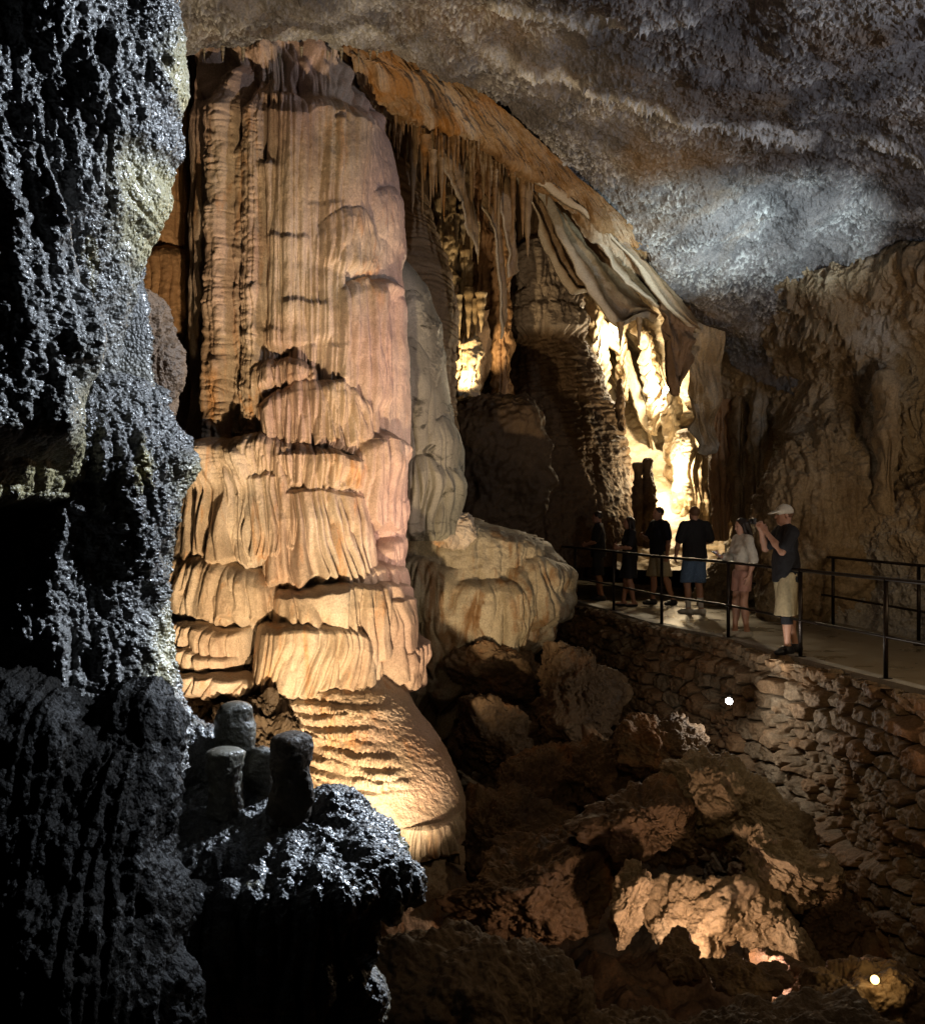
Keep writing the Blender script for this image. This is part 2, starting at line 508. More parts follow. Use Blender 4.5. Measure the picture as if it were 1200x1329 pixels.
def lamp(name, loc, power, col, size=0.05, aim=None, angle=None, blend=0.4):
    l = bpy.data.lights.new(name, 'SPOT' if aim is not None else 'POINT')
    l.energy = power; l.color = col; l.shadow_soft_size = size
    o = bpy.data.objects.new(name, l); COL.objects.link(o); o.location = loc
    if aim is not None:
        l.spot_size = math.radians(angle); l.spot_blend = blend
        from mathutils import Vector
        o.rotation_euler = (Vector(aim)-Vector(loc)).to_track_quat('-Z', 'Y').to_euler()
    return o
# ================================================================== materials of the cave
M = {}
M['column'] = rock_mat('cream_flowstone', [(.36,.25,.165), (.53,.41,.29), (.66,.56,.45)], 1.5, (1, 1, .35), (.45, .75), .012, 16, (1, 1, .5),
                       patch=((.58,.30,.12), 2.2, (1.6, 1, .35), .56, .14), tint=(.54,.37,.32), grain=55, mott=.06, fbump=.006)
M['side'] = rock_mat('brown_flowstone', [(.28,.15,.07), (.40,.23,.11), (.48,.30,.17)], 1.3, (1, 1, .4), (.5, .8), .012, 14, (1, 1, .5), grain=50)
M['grey'] = rock_mat('grey_flowstone', [(.17,.155,.12), (.25,.235,.185), (.31,.295,.24)], 1.2, (1, 1, .6), (.5, .8), .012, 14,
                     patch=((.05,.045,.03), 2.6, (.8, .8, 1.8), .58, .07), grain=45)
M['brown'] = rock_mat('banded_brown_stone', [(.20,.12,.06), (.29,.18,.09), (.36,.24,.14)], 1.4, (.5, .5, 2.5), (.6, .85), .02, 9, (.6, .6, 2), grain=40)
M['pedestal'] = rock_mat('beige_stone', [(.22,.175,.11), (.33,.275,.185), (.43,.37,.27)], 1.3, (1, 1, .35), (.5, .8), .015, 12, (1, 1, .5),
                         patch=((.20,.11,.045), 2.0, (1.5, 1.5, .3), .50, .12), grain=45, mott=.1)
M['ceiling'] = rock_mat('grey_ceiling_stone', [(.045,.042,.043), (.10,.092,.092), (.18,.165,.16)], 1.6, (1, 1, .6), (.5, .8), .02, 12,
                        patch=((.19,.13,.075), .5, (1, 1, 1), .50, .2), tint=(.60,.60,.58), grain=38, mott=.12)
M['edge'] = rock_mat('ochre_ceiling_edge', [(.12,.065,.025), (.22,.125,.05), (.32,.21,.105)], 1.6, (.6, .6, 1.6), (.5, .8), .02, 10, (.5, .5, 1.5),
                     patch=((.28,.13,.03), 1.1, (1, 1, 1), .50, .12), grain=40, tint=(.46,.38,.28))
M['drape'] = rock_mat('drapery_stone', [(.15,.09,.04), (.24,.16,.085), (.33,.24,.14)], 1.4, (1, 1, .7), (.4, .7), .01, 12, grain=45, tint=(.44,.37,.27))
M['wall'] = rock_mat('tan_wall_stone', [(.17,.11,.055), (.30,.215,.12), (.42,.33,.22)], 1.1, (1, 1, .5), (.5, .85), .03, 9, (1, 1, .5),
                     patch=((.42,.38,.32), .8, (1, 1, .8), .56, .12), grain=30, mott=.1, tint=(.42, .40, .36))
M['dark'] = rock_mat('dark_brown_stone', [(.07,.04,.02), (.14,.08,.04), (.22,.14,.08)], 1.2, (1, 1, .6), (.55, .85), .03, 8, grain=30)
M['cone'] = rock_mat('umber_stalagmite_stone', [(.06,.035,.016), (.10,.06,.028), (.15,.095,.05)], 1.4, (1, 1, .6), (.6, .85), .03, 10, grain=30,
                     tint=(.26,.21,.165))
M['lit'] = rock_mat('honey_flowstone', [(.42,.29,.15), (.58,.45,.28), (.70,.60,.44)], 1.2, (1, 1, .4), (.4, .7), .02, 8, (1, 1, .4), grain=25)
M['rough'] = rock_mat('rough_pit_rock', [(.06,.036,.018), (.125,.078,.04), (.22,.15,.085)], 1.3, (1, 1, 1), (.55, .9), .04, 8, grain=26,
                      patch=((.24,.11,.04), 1.3, (1, 1, 1), .56, .12), mott=.12, pebble=.01, pscale=14)
M['pale'] = rock_mat('pale_pit_rock', [(.17,.125,.07), (.26,.20,.125), (.35,.29,.20)], 1.6, (1, 1, 1), (.55, .9), .03, 9, grain=30, mott=.12)
M['stones'] = rock_mat('dry_stones', [(.15,.105,.06), (.25,.185,.115), (.36,.29,.20)], 2.2, (1, 1, 1), (.55, .9), .02, 14, grain=34, tint=(.28,.16,.075), mott=.12)
M['wet'] = rock_mat('wet_black_stone', [(.045,.042,.038), (.10,.096,.09), (.19,.185,.175)], 3.0, (1, 1, .5), (.30, .58), .007, 34,
                    patch=((.30,.25,.10), 2.4, (1, 1, .45), .62, .06), tint=(.38,.33,.17), grain=120, fbump=.004, spec=.7, coat=.3, pebble=.007, pscale=85)
M['stub'] = rock_mat('wet_stump_stone', [(.05,.045,.035), (.11,.10,.075), (.20,.18,.13)], 3.0, (1, 1, 1), (.2, .5), .008, 24, grain=90, spec=.6, coat=.4)
M['fore'] = rock_mat('brown_foreground_rock', [(.05,.032,.017), (.11,.072,.04), (.18,.125,.075)], 2.0, (1, 1, 1), (.5, .85), .03, 12, grain=50, pebble=.005, pscale=34)
M['black'] = rock_mat('shade_darkened_wet_rock', [(.003,.0025,.002), (.006,.005,.004), (.011,.009,.007)], 2.0, (1, 1, 1), (.45, .7), .012, 26, (1, 1, .5), grain=80, pebble=.005, pscale=80, spec=.10)  # near-black colour carries the shade over the corner rock
M['near'] = rock_mat('near_dark_rock', [(.030,.02,.011), (.065,.044,.026), (.11,.08,.05)], 2.0, (1, 1, 1), (.5, .8), .02, 14, grain=60, pebble=.006, pscale=40)
M['concrete'] = rock_mat('worn_concrete', [(.20,.16,.10), (.26,.21,.14), (.31,.26,.18)], 1.5, (1, 1, 1), (.22, .5), .002, 20, grain=90, fbump=.001, spec=.5)
M['kerb'] = rock_mat('pale_concrete_edge', [(.34,.32,.29), (.42,.40,.36), (.50,.48,.44)], 3, (1, 1, 1), (.5, .8), .004, 20, grain=70, fbump=.002)

# ================================================================== small helpers for drip shapes
def flutes(x, y, w, L, seed=0, wob=0.6):
    """Rounded vertical ribs with sharp grooves, w pixels apart, changing slowly down the stone."""
    xw = x + wob*w*perlin(x/(w*4), y/(L*.5), seed+0.5)
    n = np.abs(perlin(xw/w, y/L, seed+11.3))
    return 1-(1-np.clip(n*2.3, 0, 1))**2


def lobe(X, Y, xc, w, yt, yb, p, dome=30, fw=7, fa=.04, lip=16, seed=0, tilt=0, under=9, tap=.3):
    """One draped tier: a rounded lip at the top, a fluted curtain below it, a ragged undercut hem; zero elsewhere."""
    out = np.zeros(X.shape)
    mk = (np.abs(X-xc) < w) & (Y > yt-abs(tilt)-14) & (Y < yb+30)
    x, y = X[mk], Y[mk]
    if not x.size: return out
    tt = (x-xc)/w
    ytl = yt + dome*tt**2 + tilt*tt + 7*perlin(x/26, seed*3.3, .7) + 3*perlin(x/8, seed*1.3, 4.7)
    q = np.clip((y-ytl)/lip, 0, 1)
    rise = np.sqrt(np.clip(1-(1-q)**2, 0, 1))
    ybl = yb + 10*perlin(x/15, seed*2.1, 9.1) + 7*perlin(x/5, seed*2.1, 2.1)
    fall = 1-sstep(-under, under, y-ybl)
    side = np.clip(1-np.abs(tt)**3.2, 0, 1)**.55
    k = np.clip((y-ytl)/max(yb-yt, 1), 0, 1)
    h = p*rise*(1-tap*k)
    fl = flutes(x+6*perlin(x/60, y/60, seed), y, fw, (yb-yt)*1.4, seed)
    fl2 = flutes(x, y, fw*2.3, (yb-yt)*2.0, seed+4)
    h = h + (fa*fl+fa*.8*fl2)*q*(.45+.55*np.minimum(k*3, 1))
    out[mk] = np.where(y > ytl, h*fall*side, 0)
    return out


def ridge(x, y, xc, w, y0, y1, a, seed=0, wobble=1.3):
    t = (x-xc-wobble*perlin(y/95, seed*1.7, 3.3))/w
    s = np.clip(1-t*t, 0, 1)**.5
    return a*s*sstep(y0-8, y0+10, y)*(1-sstep(y1-15, y1+5, y))


# ================================================================== 1. the great fluted column
def col_relief(x, y, V, th):
    yj = y+16*perlin(x/34, 2.2, 8.8)+6*perlin(x/11, 5.2, 1.8)+.0016*(x-400)**2-10
    base = np.interp(yj, [60, 165, 185, 380, 540, 590, 640, 700, 760, 830, 900], [-.22, -.16, 0, .0, .03, .08, .15, .28, .44, .58, .66])
    side = .22+.78*np.clip(np.cos(th), 0, 1)
    h = base*side + .05*perlin(x/60, y/110, 1.5) + .03*perlin(x/22, y/45, 8.5)
    # long ribs of the shaft
    up = 1-sstep(590, 650, y)
    cur = np.zeros_like(x)
    for i, (xc, w, a, y0, y1) in enumerate([(287, 15, .13, 75, 660), (323, 17, .23, 130, 640), (358, 14, .15, 160, 640), (396, 26, .17, 165, 480), (428, 15, .10, 165, 470),
                                     (458, 22, .15, 165, 385), (494, 14, .13, 120, 400), (470, 10, .10, 200, 390), (340, 9, .10, 230, 620), (372, 10, .07, 270, 620), (478, 8, .07, 170, 540), (503, 9, .08, 260, 600), (409, 14, .12, 165, 520), (442, 9, .14, 190, 520)]):
        cur = np.maximum(cur, ridge(x, y, xc, w, y0, y1, a, i))
    cur -= .07*np.exp(-((x-377)/9)**2)*sstep(170, 185, y)*(1-sstep(250, 262, y))
    rough = sstep(300, 318, x)*(1-sstep(362, 372, x))            # the two knobbly ribs
    smooth = sstep(366, 376, x)*(1-sstep(470, 486, x))
    fl = flutes(x, y, 7.5, 420, 2, .3)*.05 + flutes(x, y, 17, 600, 5, .3)*.085
    knob = .035*np.abs(perlin(x/9, y/7, 2.5)) + .05*np.abs(perlin(x/16, y/26, 5.5))
    h += up*(cur*1.35 + fl*(.5+.5*smooth)*sstep(60, 190, y) + knob*(.06+.94*rough)*(.35+.65*(1-smooth)))
    # short ledges that break the ribs
    for i, (xa, xb, yl, dp) in enumerate([(374, 414, 342, .05), (390, 432, 418, .06), (368, 392, 452, .04), (412, 446, 300, .03), (362, 376, 255, .05), (330, 352, 352, .04),
                                          (296, 330, 300, .03), (338, 372, 400, .04), (415, 445, 470, .04), (350, 372, 450, .04), (318, 340, 480, .03)]):
        s = sstep(xa-5, xa+5, x)*(1-sstep(xb-5, xb+5, x)); yy = yl+5*perlin(x/12, i, .3)
        h += up*dp*.8*s*sstep(yy-4, yy+4, y)*(1-sstep(yy+6, yy+34, y))
    top = 1-sstep(160, 190, yj)
    h += top*.22*(fbm(V, 2.2, 3, 4, st=(1, 1, .7)))
    # the cascade of draped tiers
    L = [(480, 38, 378, 600, .20, 26, 8, .05, 20, 1), (455, 34, 300, 372, .04, 30, 7, .03, 14, 25), (496, 20, 250, 335, .06, 20, 6, .03, 12, 26),
         (424, 58, 508, 590, .24, 34, 7.5, .055, 16, 2), (395, 32, 482, 520, .14, 16, 8, .04, 10, 22),
         (362, 102, 574, 655, .26, 30, 8, .06, 16, 3), (330, 46, 578, 725, .34, 22, 8.5, .085, 14, 4), (416, 52, 588, 645, .36, 12, 7, .06, 10, 5),
         (378, 26, 612, 715, .33, 14, 7, .06, 10, 23), (350, 22, 640, 705, .32, 14, 6, .05, 10, 24),
         (420, 50, 634, 748, .30, 10, 9.5, .10, 9, 6), (482, 34, 566, 690, .34, 34, 8, .07, 14, 7), (506, 26, 640, 720, .30, 24, 7, .06, 12, 8),
         (275, 40, 600, 720, .22, 30, 9, .05, 16, 9), (262, 34, 650, 730, .26, 18, 8, .05, 14, 10), (494, 26, 688, 740, .34, 22, 6, .05, 10, 11),
         (308, 80, 706, 790, .40, 44, 8, .05, 20, 12), (310, 66, 746, 792, .36, 16, 6.5, .05, 10, 13), (470, 42, 722, 800, .36, 18, 7, .05, 12, 27),
         (440, 62, 744, 836, .50, 14, 8, .085, 10, 14), (300, 66, 786, 838, .52, 8, 6.5, .05, 9, 15), (412, 44, 782, 868, .60, 24, 7, .06, 14, 16, 14),
         (482, 27, 812, 884, .66, 18, 7, .08, 10, 17), (468, 20, 760, 872, .58, 10, 8, .07, 9, 18), (308, 56, 814, 850, .58, 10, 6, .04, 8, 19), (338, 44, 838, 872, .62, 8, 6, .04, 8, 20)]
    g = np.zeros_like(h)
    for l in L:
        xc, w, yt, yb, p, dm, fw, fa, lip, sd = l[:10]
        g = np.maximum(g, (.45*side+.55*np.clip(.5+side*.5, 0, 1))*lobe(x, y, xc, w, yt, yb, p*1.1, dm, fw*.85, fa*1.45, lip, sd, l[10] if len(l) > 10 else 0))
    back = flutes(x, y, 9, 200, 21)*.05
    h = np.where(g > 0, np.maximum(h + g, h), h+back*sstep(560, 600, y))
    h = h + .010*fbm(V, 18, 3, 3, .6, (1, 1, .3)) + .012*fbm(V, 6, 2, 8, st=(1, 1, .5))
    # pinker on the right flank and upwards
    pink = np.clip(sstep(430, 500, x)*.75 + .35*(1-sstep(150, 330, y)) + .7*perlin(x/50, y/120, 4.4), 0, 1)
    return h, pink

col_root = empty('flowstone_column', (-2.2, 14.2, -3.2), 'huge cream and pink flowstone column, fluted above and draped in stepped tiers below, lit warmly from beneath', 'column')
XL = [(50, 262), (150, 268), (330, 272), (520, 274), (575, 262), (620, 250), (700, 244), (780, 246), (850, 262), (900, 300)]
XR = [(50, 440), (90, 462), (150, 482), (200, 488), (290, 500), (330, 500), (400, 506), (560, 508), (650, 506), (720, 496), (800, 490), (900, 492)]
tube('shaft', 52, 578, XL, XR, 14.3, 1.25, 760, 900, col_relief, M['column'], col_root)
tube('tier_cascade', 574, 900, XL, XR, 14.3, 1.25, 860, 900, col_relief, M['column'], col_root)

def apron_relief(x, y, V, th):
    k = sstep(845, 890, y)
    sc = np.zeros_like(x)
    # overlapping scallops of frozen drips
    for i, yl in enumerate(np.arange(862, 1010, 14)):
        yy = yl + 9*perlin(x/42, i*2.7, .4)+4*perlin(x/13, i*1.7, .9) + (x-430)*.10
        w = np.clip(.62+.9*perlin(x/30, i*3.1, 7.7), 0, 1)
        q = (y-yy)
        sc = np.maximum(sc, w*.13*sstep(-2, 4, q)*(1-sstep(3, 20, q))*(0.6+.5*flutes(x, y, 5, 60, i)))
    zone = (1-sstep(478, 520, x-(y-900)*.35))*(1-sstep(985, 1015, y))
    h = sc*zone + .05*perlin(x/70, y/50, 2.2) + .012*fbm(V, 14, 3, 3, .6)
    # the lip at its foot
    h += .07*sstep(1000, 1050, y)*sstep(480, 540, x)
    return h, np.clip(.35*sstep(470, 560, x)+.5*perlin(x/60, y/60, 1.1), 0, 1)

tube('apron', 838, 1084, [(838, 330), (880, 348), (950, 378), (1000, 392), (1084, 430)], [(838, 494), (870, 505), (900, 528), (950, 563), (1000, 588), (1040, 599), (1084, 594)],
     [(838, 13.5), (900, 12.9), (1000, 12.2), (1084, 11.9)], [(838, 1.0), (1000, 1.05), (1084, .95)], 620, 620, apron_relief, M['column'], col_root, cap=30)
def fringe_relief(x, y, V, th):
    yb = 1078 + 12*perlin(x/13, 3.3, 1.2)+10*perlin(x/4.5, 1.3, 3.2)
    h = flutes(x, y, 5, 90, 31)*.07*sstep(1040, 1060, y)
    return h - .75*sstep(0, 7, y-yb)
tube('drip_fringe', 1046, 1106, [(1046, 500), (1106, 508)], [(1046, 599), (1070, 599), (1106, 590)], 11.88, .93, 700, 160, fringe_relief, M['column'], col_root)
def low_relief(x, y, V, th):
    return .06*perlin(x/40, y/40, 3.1)+.03*fbm(V, 6, 4, 7)-.05*billow(V, 4, 2, 3)
tube('foot_slope', 1060, 1230, [(1060, 470), (1230, 480)], [(1060, 575), (1100, 590), (1140, 606), (1190, 626), (1230, 640)], 12.0, .95, 300, 240, low_relief, M['column'], col_root, cap=20)

# the darker fluted column behind its left flank
def side_relief(x, y, V, th):
    h = flutes(x, y, 7, 300, 51, .3)*.045 + flutes(x, y, 18, 400, 52)*.06 + .04*perlin(x/30, y/60, 3.3)
    for l in [(238, 52, 338, 640, .22, 26, 8, .06, 18, 53), (220, 40, 190, 345, .12, 30, 7, .05, 16, 54), (270, 22, 360, 640, .2, 20, 9, .05, 16, 55), (212, 34, 400, 560, .26, 20, 7, .06, 14, 56)]:
        h = np.maximum(h, lobe(x, y, *l))
    return h + .012*fbm(V, 12, 3, 3)
tag(tube('fluted_side_column', 60, 880, [(60, 190), (880, 196)], [(60, 285), (880, 292)], 15.3, .9, 420, 820, side_relief, M['side']),
    'shadowed orange-brown fluted column behind the left flank of the great cream column', 'column')

# ================================================================== 2. grey column and the banded brown one behind
def grey_relief(x, y, V, th):
    h = .06*perlin(x/40, y/60, 1.1) + .05*perlin(x/18, y/30, 2.2) + .02*fbm(V, 7, 4, 2)
    h = np.maximum(h, lobe(x, y, 552, 48, 592, 700, .14, 26, 8, .09, 26, 61))
    h = np.maximum(h, lobe(x, y, 575, 26, 545, 640, .09, 24, 8, .05, 26, 62))
    h = np.maximum(h, lobe(x, y, 530, 36, 450, 600, .05, 40, 12, .04, 40, 63))
    return h + flutes(x, y, 9, 200, 64)*.03*sstep(600, 625, y)
tag(tube('grey_flowstone_column', 330, 700, [(330, 480), (700, 492)], [(330, 536), (380, 556), (420, 572), (500, 582), (560, 590), (610, 594), (660, 588), (700, 590)],
         16.2, .85, 420, 640, grey_relief, M['grey'], cap=55), 'pale grey rounded column with black specks, standing right of the great cream column', 'column')

def band_relief(x, y, V, th):
    yy = y + 8*perlin(x/30, y/40, .3) - (x-540)*.12
    h = .07*np.abs(perlin(x/70, yy/9, 2.2)) + .05*perlin(x/50, y/60, 1.1) + .015*fbm(V, 7, 3, 2)
    return h + flutes(x, y, 7, 200, 65)*.05*sstep(360, 400, y)
tag(tube('banded_brown_column', 205, 660, [(205, 470), (660, 480)], [(205, 530), (240, 546), (300, 566), (340, 580), (400, 590), (430, 588), (660, 586)], 18.6, 1.0, 320, 480,
         band_relief, M['brown'], cap=40), 'dim brown column with horizontal ripples, behind and above the grey column', 'column')

# ================================================================== 3. ceiling
def seg_dist(px, py, pts):
    d = np.full(px.shape, 1e9)
    for (ax, ay), (bx, by) in zip(pts[:-1], pts[1:]):
        ux, uy = bx-ax, by-ay
        t = np.clip(((px-ax)*ux+(py-ay)*uy)/(ux*ux+uy*uy), 0, 1)
        d = np.minimum(d, np.hypot(px-ax-t*ux, py-ay-t*uy))
    return d

def spikes(V, s, k, seed):
    d, r = worley(V*np.array([1, 1, .18]), s, seed)
    return np.clip(1-d*k, 0, 1)**1.6*(.25+.75*r**2), r

CRACKS = [[(610, 55), (680, 85), (760, 108), (850, 128), (905, 140), (930, 155), (985, 160), (1060, 185)], [(930, 150), (1000, 178), (1050, 190)],
          [(640, 20), (760, 30), (900, 28)], [(1080, 185), (1150, 190), (1200, 205)]]
def ceil_disp(V, n):
    h = .26*fbm(V, .55, 4, 2, .5) + .12*(.3-billow(V, 1.3, 4, 5, .55))
    W = V + n*h[..., None]
    px, py = project(np.where(V[..., 1:2] > 2, V, np.array([0, 2.0, 8.0])))
    crack = np.zeros(px.shape)
    jit = 7*perlin(px/30, py/30, .5)+4*perlin(px/9, py/9, 4.5)
    for c in CRACKS: crack = np.maximum(crack, np.exp(-((seg_dist(px, py+jit, c))/6.0)**2)*np.clip(.75+1.2*perlin(px/40, py/40, 3), 0, 1))
    amt = np.clip(.42+1.9*fbm(V, .7, 4, 12), .0, 1.2)
    # the ochre face near the edge has few drips
    s1, r1 = spikes(V, 6.5, 1.75, 3); s2, r2 = spikes(V, 17.0, 1.6, 6); fib = np.clip(fbm(V, 18, 3, 41, .65, (1, 1, .25))*2.2, 0, 1)
    spk = (.11*s1*np.clip(amt-.35, 0, 1)*1.6 + .075*s2)*amt + .022*fib + crack*(.17*s2+.05)
    bd = V[..., 0]*.30+V[..., 2]*1.0+V[..., 1]*.42+.5*fbm(V, .7, 3, 19)
    bump = .055*(.32-billow(V, 5, 4, 8, .6)) + .16*(np.abs(perlin(bd*1.5, V[..., 0]*.25, 3.3))-.25) + .05*(np.abs(perlin(bd*5, V[..., 0]*.5, 7.3))-.25)
    W = W + n*bump[..., None]
    W[..., 2] -= spk
    tintv = np.clip((.75*s2 + .4*s1 + .4*fib)*np.clip(.40+1.5*fbm(V, .9, 4, 31, .6), .04, 1.2) + .9*np.clip(np.abs(perlin(bd*2.2, V[..., 0]*.3, 5.3))-.28, 0, 1) + crack*1.0 - .04, 0, 1)
    return W, tintv

cx = [60, 250, 450, 600, 750, 900, 1050, 1200, 1420]
rows = [([-1100]*9, [4.5]*9), ([-260]*9, [8.3, 8.4, 8.6, 8.6, 8.5, 8.4, 8.2, 8, 7.6]), ([0, 0, 0, 0, 0, 0, 0, 0, 0], [12, 12, 12.2, 12, 11.8, 11.5, 11.2, 10.8, 10.2]),
        ([30, 38, 40, 70, 115, 120, 115, 110, 110], [12.9, 12.9, 13.1, 13.3, 13.6, 13.6, 13.2, 12.7, 12]), ([55, 62, 58, 105, 205, 240, 230, 225, 225], [13.4, 13.4, 13.6, 14.5, 15.4, 15.6, 15.2, 14.6, 13.8]),
        ([62, 70, 64, 122, 256, 345, 335, 330, 330], [13.8, 13.8, 13.9, 15.0, 16.3, 17.2, 17.0, 16.2, 15.2]), ([40, 45, 45, 105, 250, 400, 425, 425, 425], [14.8, 14.8, 15, 15.9, 17.3, 18.2, 18.4, 17.6, 16.4]),
        ([-60, -30, 0, 60, 215, 420, 520, 520, 520], [17, 17, 17, 17.4, 18.6, 19.4, 19, 18.2, 17])]
tag(sheet('cave_ceiling', [[(cx[j], r[0][j], r[1][j]) for j in range(9)] for r in rows], 1500, 1150, ceil_disp, M['ceiling']), kind='structure')

# ochre face under the ceiling's edge
def edge_disp(V, n):
    q = V @ rot(0, 0, 0).T
    along = V[..., 0]*.72-V[..., 2]*.69      # runs down along the edge
    across = V[..., 0]*.69+V[..., 2]*.72
    s = np.stack([along*.35, V[..., 1]*.6, across*3.2], -1)
    h = .12*billow(s, 1.4, 4, 4, .6) + .10*fbm(V, .8, 3, 3) + .03*fbm(V, 6, 3, 5)
    st_ = np.clip(fbm(s, 1.6, 4, 9, .6)*1.6+.1, 0, 1)*np.linspace(0, 1, V.shape[0])[:, None]**.7
    return V + n*(h*1.3)[..., None], st_
E = [[(440, 48, 13.3), (500, 60, 13.6), (600, 100, 14.4), (700, 180, 15.3), (800, 270, 16.3), (862, 328, 17.2), (900, 372, 18.2)],
     [(446, 64, 13.5), (510, 84, 13.8), (600, 122, 14.6), (700, 202, 15.5), (800, 290, 16.5), (862, 344, 17.5), (897, 390, 18.4)],
     [(462, 90, 13.7), (520, 115, 14.0), (610, 155, 14.8), (705, 222, 15.7), (800, 305, 16.7), (858, 360, 17.7), (893, 405, 18.6)],
     [(480, 128, 14.6), (535, 150, 14.7), (625, 185, 15.3), (712, 245, 16.1), (795, 325, 17.1), (848, 380, 18.1), (885, 425, 18.9)],
     [(490, 130, 16.0), (545, 140, 16.2), (635, 170, 16.8), (720, 220, 17.4), (800, 300, 18.4), (845, 360, 19.3), (880, 420, 20)]]
tag(sheet('ceiling_edge', E, 800, 260, edge_disp, M['edge']), kind='structure')

# ================================================================== 4. draperies under the edge
def curtain(name, att, free, label, wav=.05, thick=.07, seed=0, nu=220, nv=130, mat='drape', nw=5.0, parent=None, rag=0):
    A = catmull(np.array([P(*p) for p in att]), nu, 0); B = catmull(np.array([P(*p) for p in free]), nu, 0)
    t = np.linspace(0, 1, nv)[:, None, None]
    V = A[None]*(1-t)+B[None]*t
    n = grid_normals(V)
    tt = np.broadcast_to(t[..., 0], V.shape[:2])
    U = np.broadcast_to(np.linspace(0, 1, nu)[None], V.shape[:2])
    if seed < 5:                                 # the long folds run out thin at both ends
        k = 1-.85*np.maximum(sstep(.80, 1, U), 1-sstep(0, .16, U))
        V = A[None]+(V-A[None])*k[..., None]
    h = wav*np.sin(tt*np.pi*nw+2.2*perlin(U*4, tt*2, seed+.5))*(.3+.7*tt) + .25*wav*perlin(U*12, tt*9, seed+4.5) + .02*fbm(V, 5, 3, seed)
    h = h + .05*np.sin(tt*np.pi)
    W = V + n*h[..., None]
    W = W + n*(.035*np.abs(perlin(U*7, tt*1.2, seed+8.5))*sstep(.35, 1, tt))[..., None]
    th = thick*(.3+.25*(tt > .95))
    B2 = W - n*th[..., None]
    N = nu*nv; k = np.arange(N).reshape(nv, nu)
    q = np.concatenate([grid_quads(nv, nu), grid_quads(nv, nu, off=N)[:, ::-1]])
    ring = np.concatenate([k[0, :-1], k[:-1, -1], k[-1, :0:-1], k[:0:-1, 0]]); rn = np.roll(ring, -1)
    q = np.concatenate([q, np.stack([ring, ring+N, rn+N, rn], -1)])
    at = sstep(.86, .97, tt)*.8
    o = link(name, np.concatenate([W.reshape(-1, 3), B2.reshape(-1, 3)]), q, M[mat], parent, attr=np.concatenate([at.ravel()]*2))
    if label: tag(o, label, 'drapery', 'stone draperies under the ceiling edge')
    return o
curtain('stone_drapery', [(640, 170, 15.4), (720, 228, 16.0), (800, 305, 16.8), (855, 358, 17.4), (900, 410, 18), (915, 440, 18.2)],
        [(650, 200, 15.3), (715, 245, 15.8), (775, 295, 16.4), (822, 342, 16.9), (858, 392, 17.3), (888, 440, 17.6)], 'uppermost and palest of the long stone folds, sweeping down just under the ceiling edge', .05, .08, 1)
curtain('stone_drapery', [(690, 222, 16.4), (755, 275, 17.0), (805, 325, 17.5), (840, 372, 17.9), (870, 415, 18.2)],
        [(700, 238, 16.1), (755, 280, 16.5), (785, 328, 16.8), (805, 357, 17.0), (832, 384, 17.2), (858, 412, 17.4)], 'second stone fold, thin pale rim, between the top fold and the two-tipped one', .05, .06, 2)
curtain('stone_drapery', [(690, 232, 17.2), (745, 285, 17.5), (785, 330, 17.7), (815, 368, 17.9), (852, 412, 18.1)],
        [(715, 275, 16.7), (735, 322, 16.9), (752, 352, 17.0), (775, 392, 17.2), (800, 424, 17.3), (834, 430, 17.4)], 'broad sagging stone fold ending in two pointed tips before the bright passage', .06, .06, 3)
curtain('stone_drapery', [(660, 215, 17.5), (705, 258, 17.7), (728, 300, 17.8), (748, 340, 17.9), (775, 385, 18.0)],
        [(648, 224, 17.2), (690, 268, 17.3), (704, 310, 17.4), (720, 346, 17.5), (741, 378, 17.6), (762, 394, 17.7)], 'lowest stone fold with wavy edge, hanging above the fluted top of the dark cone', .05, .05, 4)
curtain('stone_drapery', [(855, 380, 17.6), (870, 392, 17.7), (885, 404, 17.8), (900, 416, 17.9)],
        [(863, 445, 17.6), (872, 500, 17.65), (879, 514, 17.7), (886, 492, 17.7), (897, 470, 17.8)], 'dark tongue-shaped drapery pointing down in front of the bright passage', .08, .12, 5, 90, 160, 'dark')
curtain('stone_drapery', [(883, 400, 17.9), (910, 420, 18.0), (940, 430, 18.1)], [(900, 560, 18.6), (912, 590, 18.8), (926, 585, 18.9)], 'brown drapery beside the dark tongue, joining the right wall', .12, .12, 6, 120, 200, 'wall')
for i, (a, f, lb) in enumerate([
        ([(585, 205, 16.6), (600, 225, 16.6), (612, 260, 16.7)], [(600, 262, 16.4), (608, 300, 16.4), (622, 330, 16.4)], 'orange ribbon of stone hanging over the yellow-lit niche'),
        ([(622, 240, 17.0), (640, 275, 17.0), (652, 330, 17.1), (656, 400, 17.2)], [(626, 268, 16.8), (640, 300, 16.8), (646, 360, 16.9), (650, 440, 17)], 'long thin ribbon of stone trailing down left of the dark cone'),
        ([(560, 180, 16.0), (580, 195, 16.0), (600, 215, 16.1)], [(568, 205, 15.9), (585, 235, 15.9), (596, 262, 15.9)], 'short honey-coloured ribbon of stone beneath the ochre edge'),
        ([(640, 195, 16.6), (660, 230, 16.8), (668, 290, 17.0), (672, 350, 17.2)], [(632, 215, 16.6), (645, 250, 16.7), (655, 300, 16.9), (662, 360, 17)], 'grey-green ribbon of stone behind the stalactite row')]):
    curtain('stone_ribbon', a, f, lb, .03, .05, 20+i, 120, 40, nw=2)
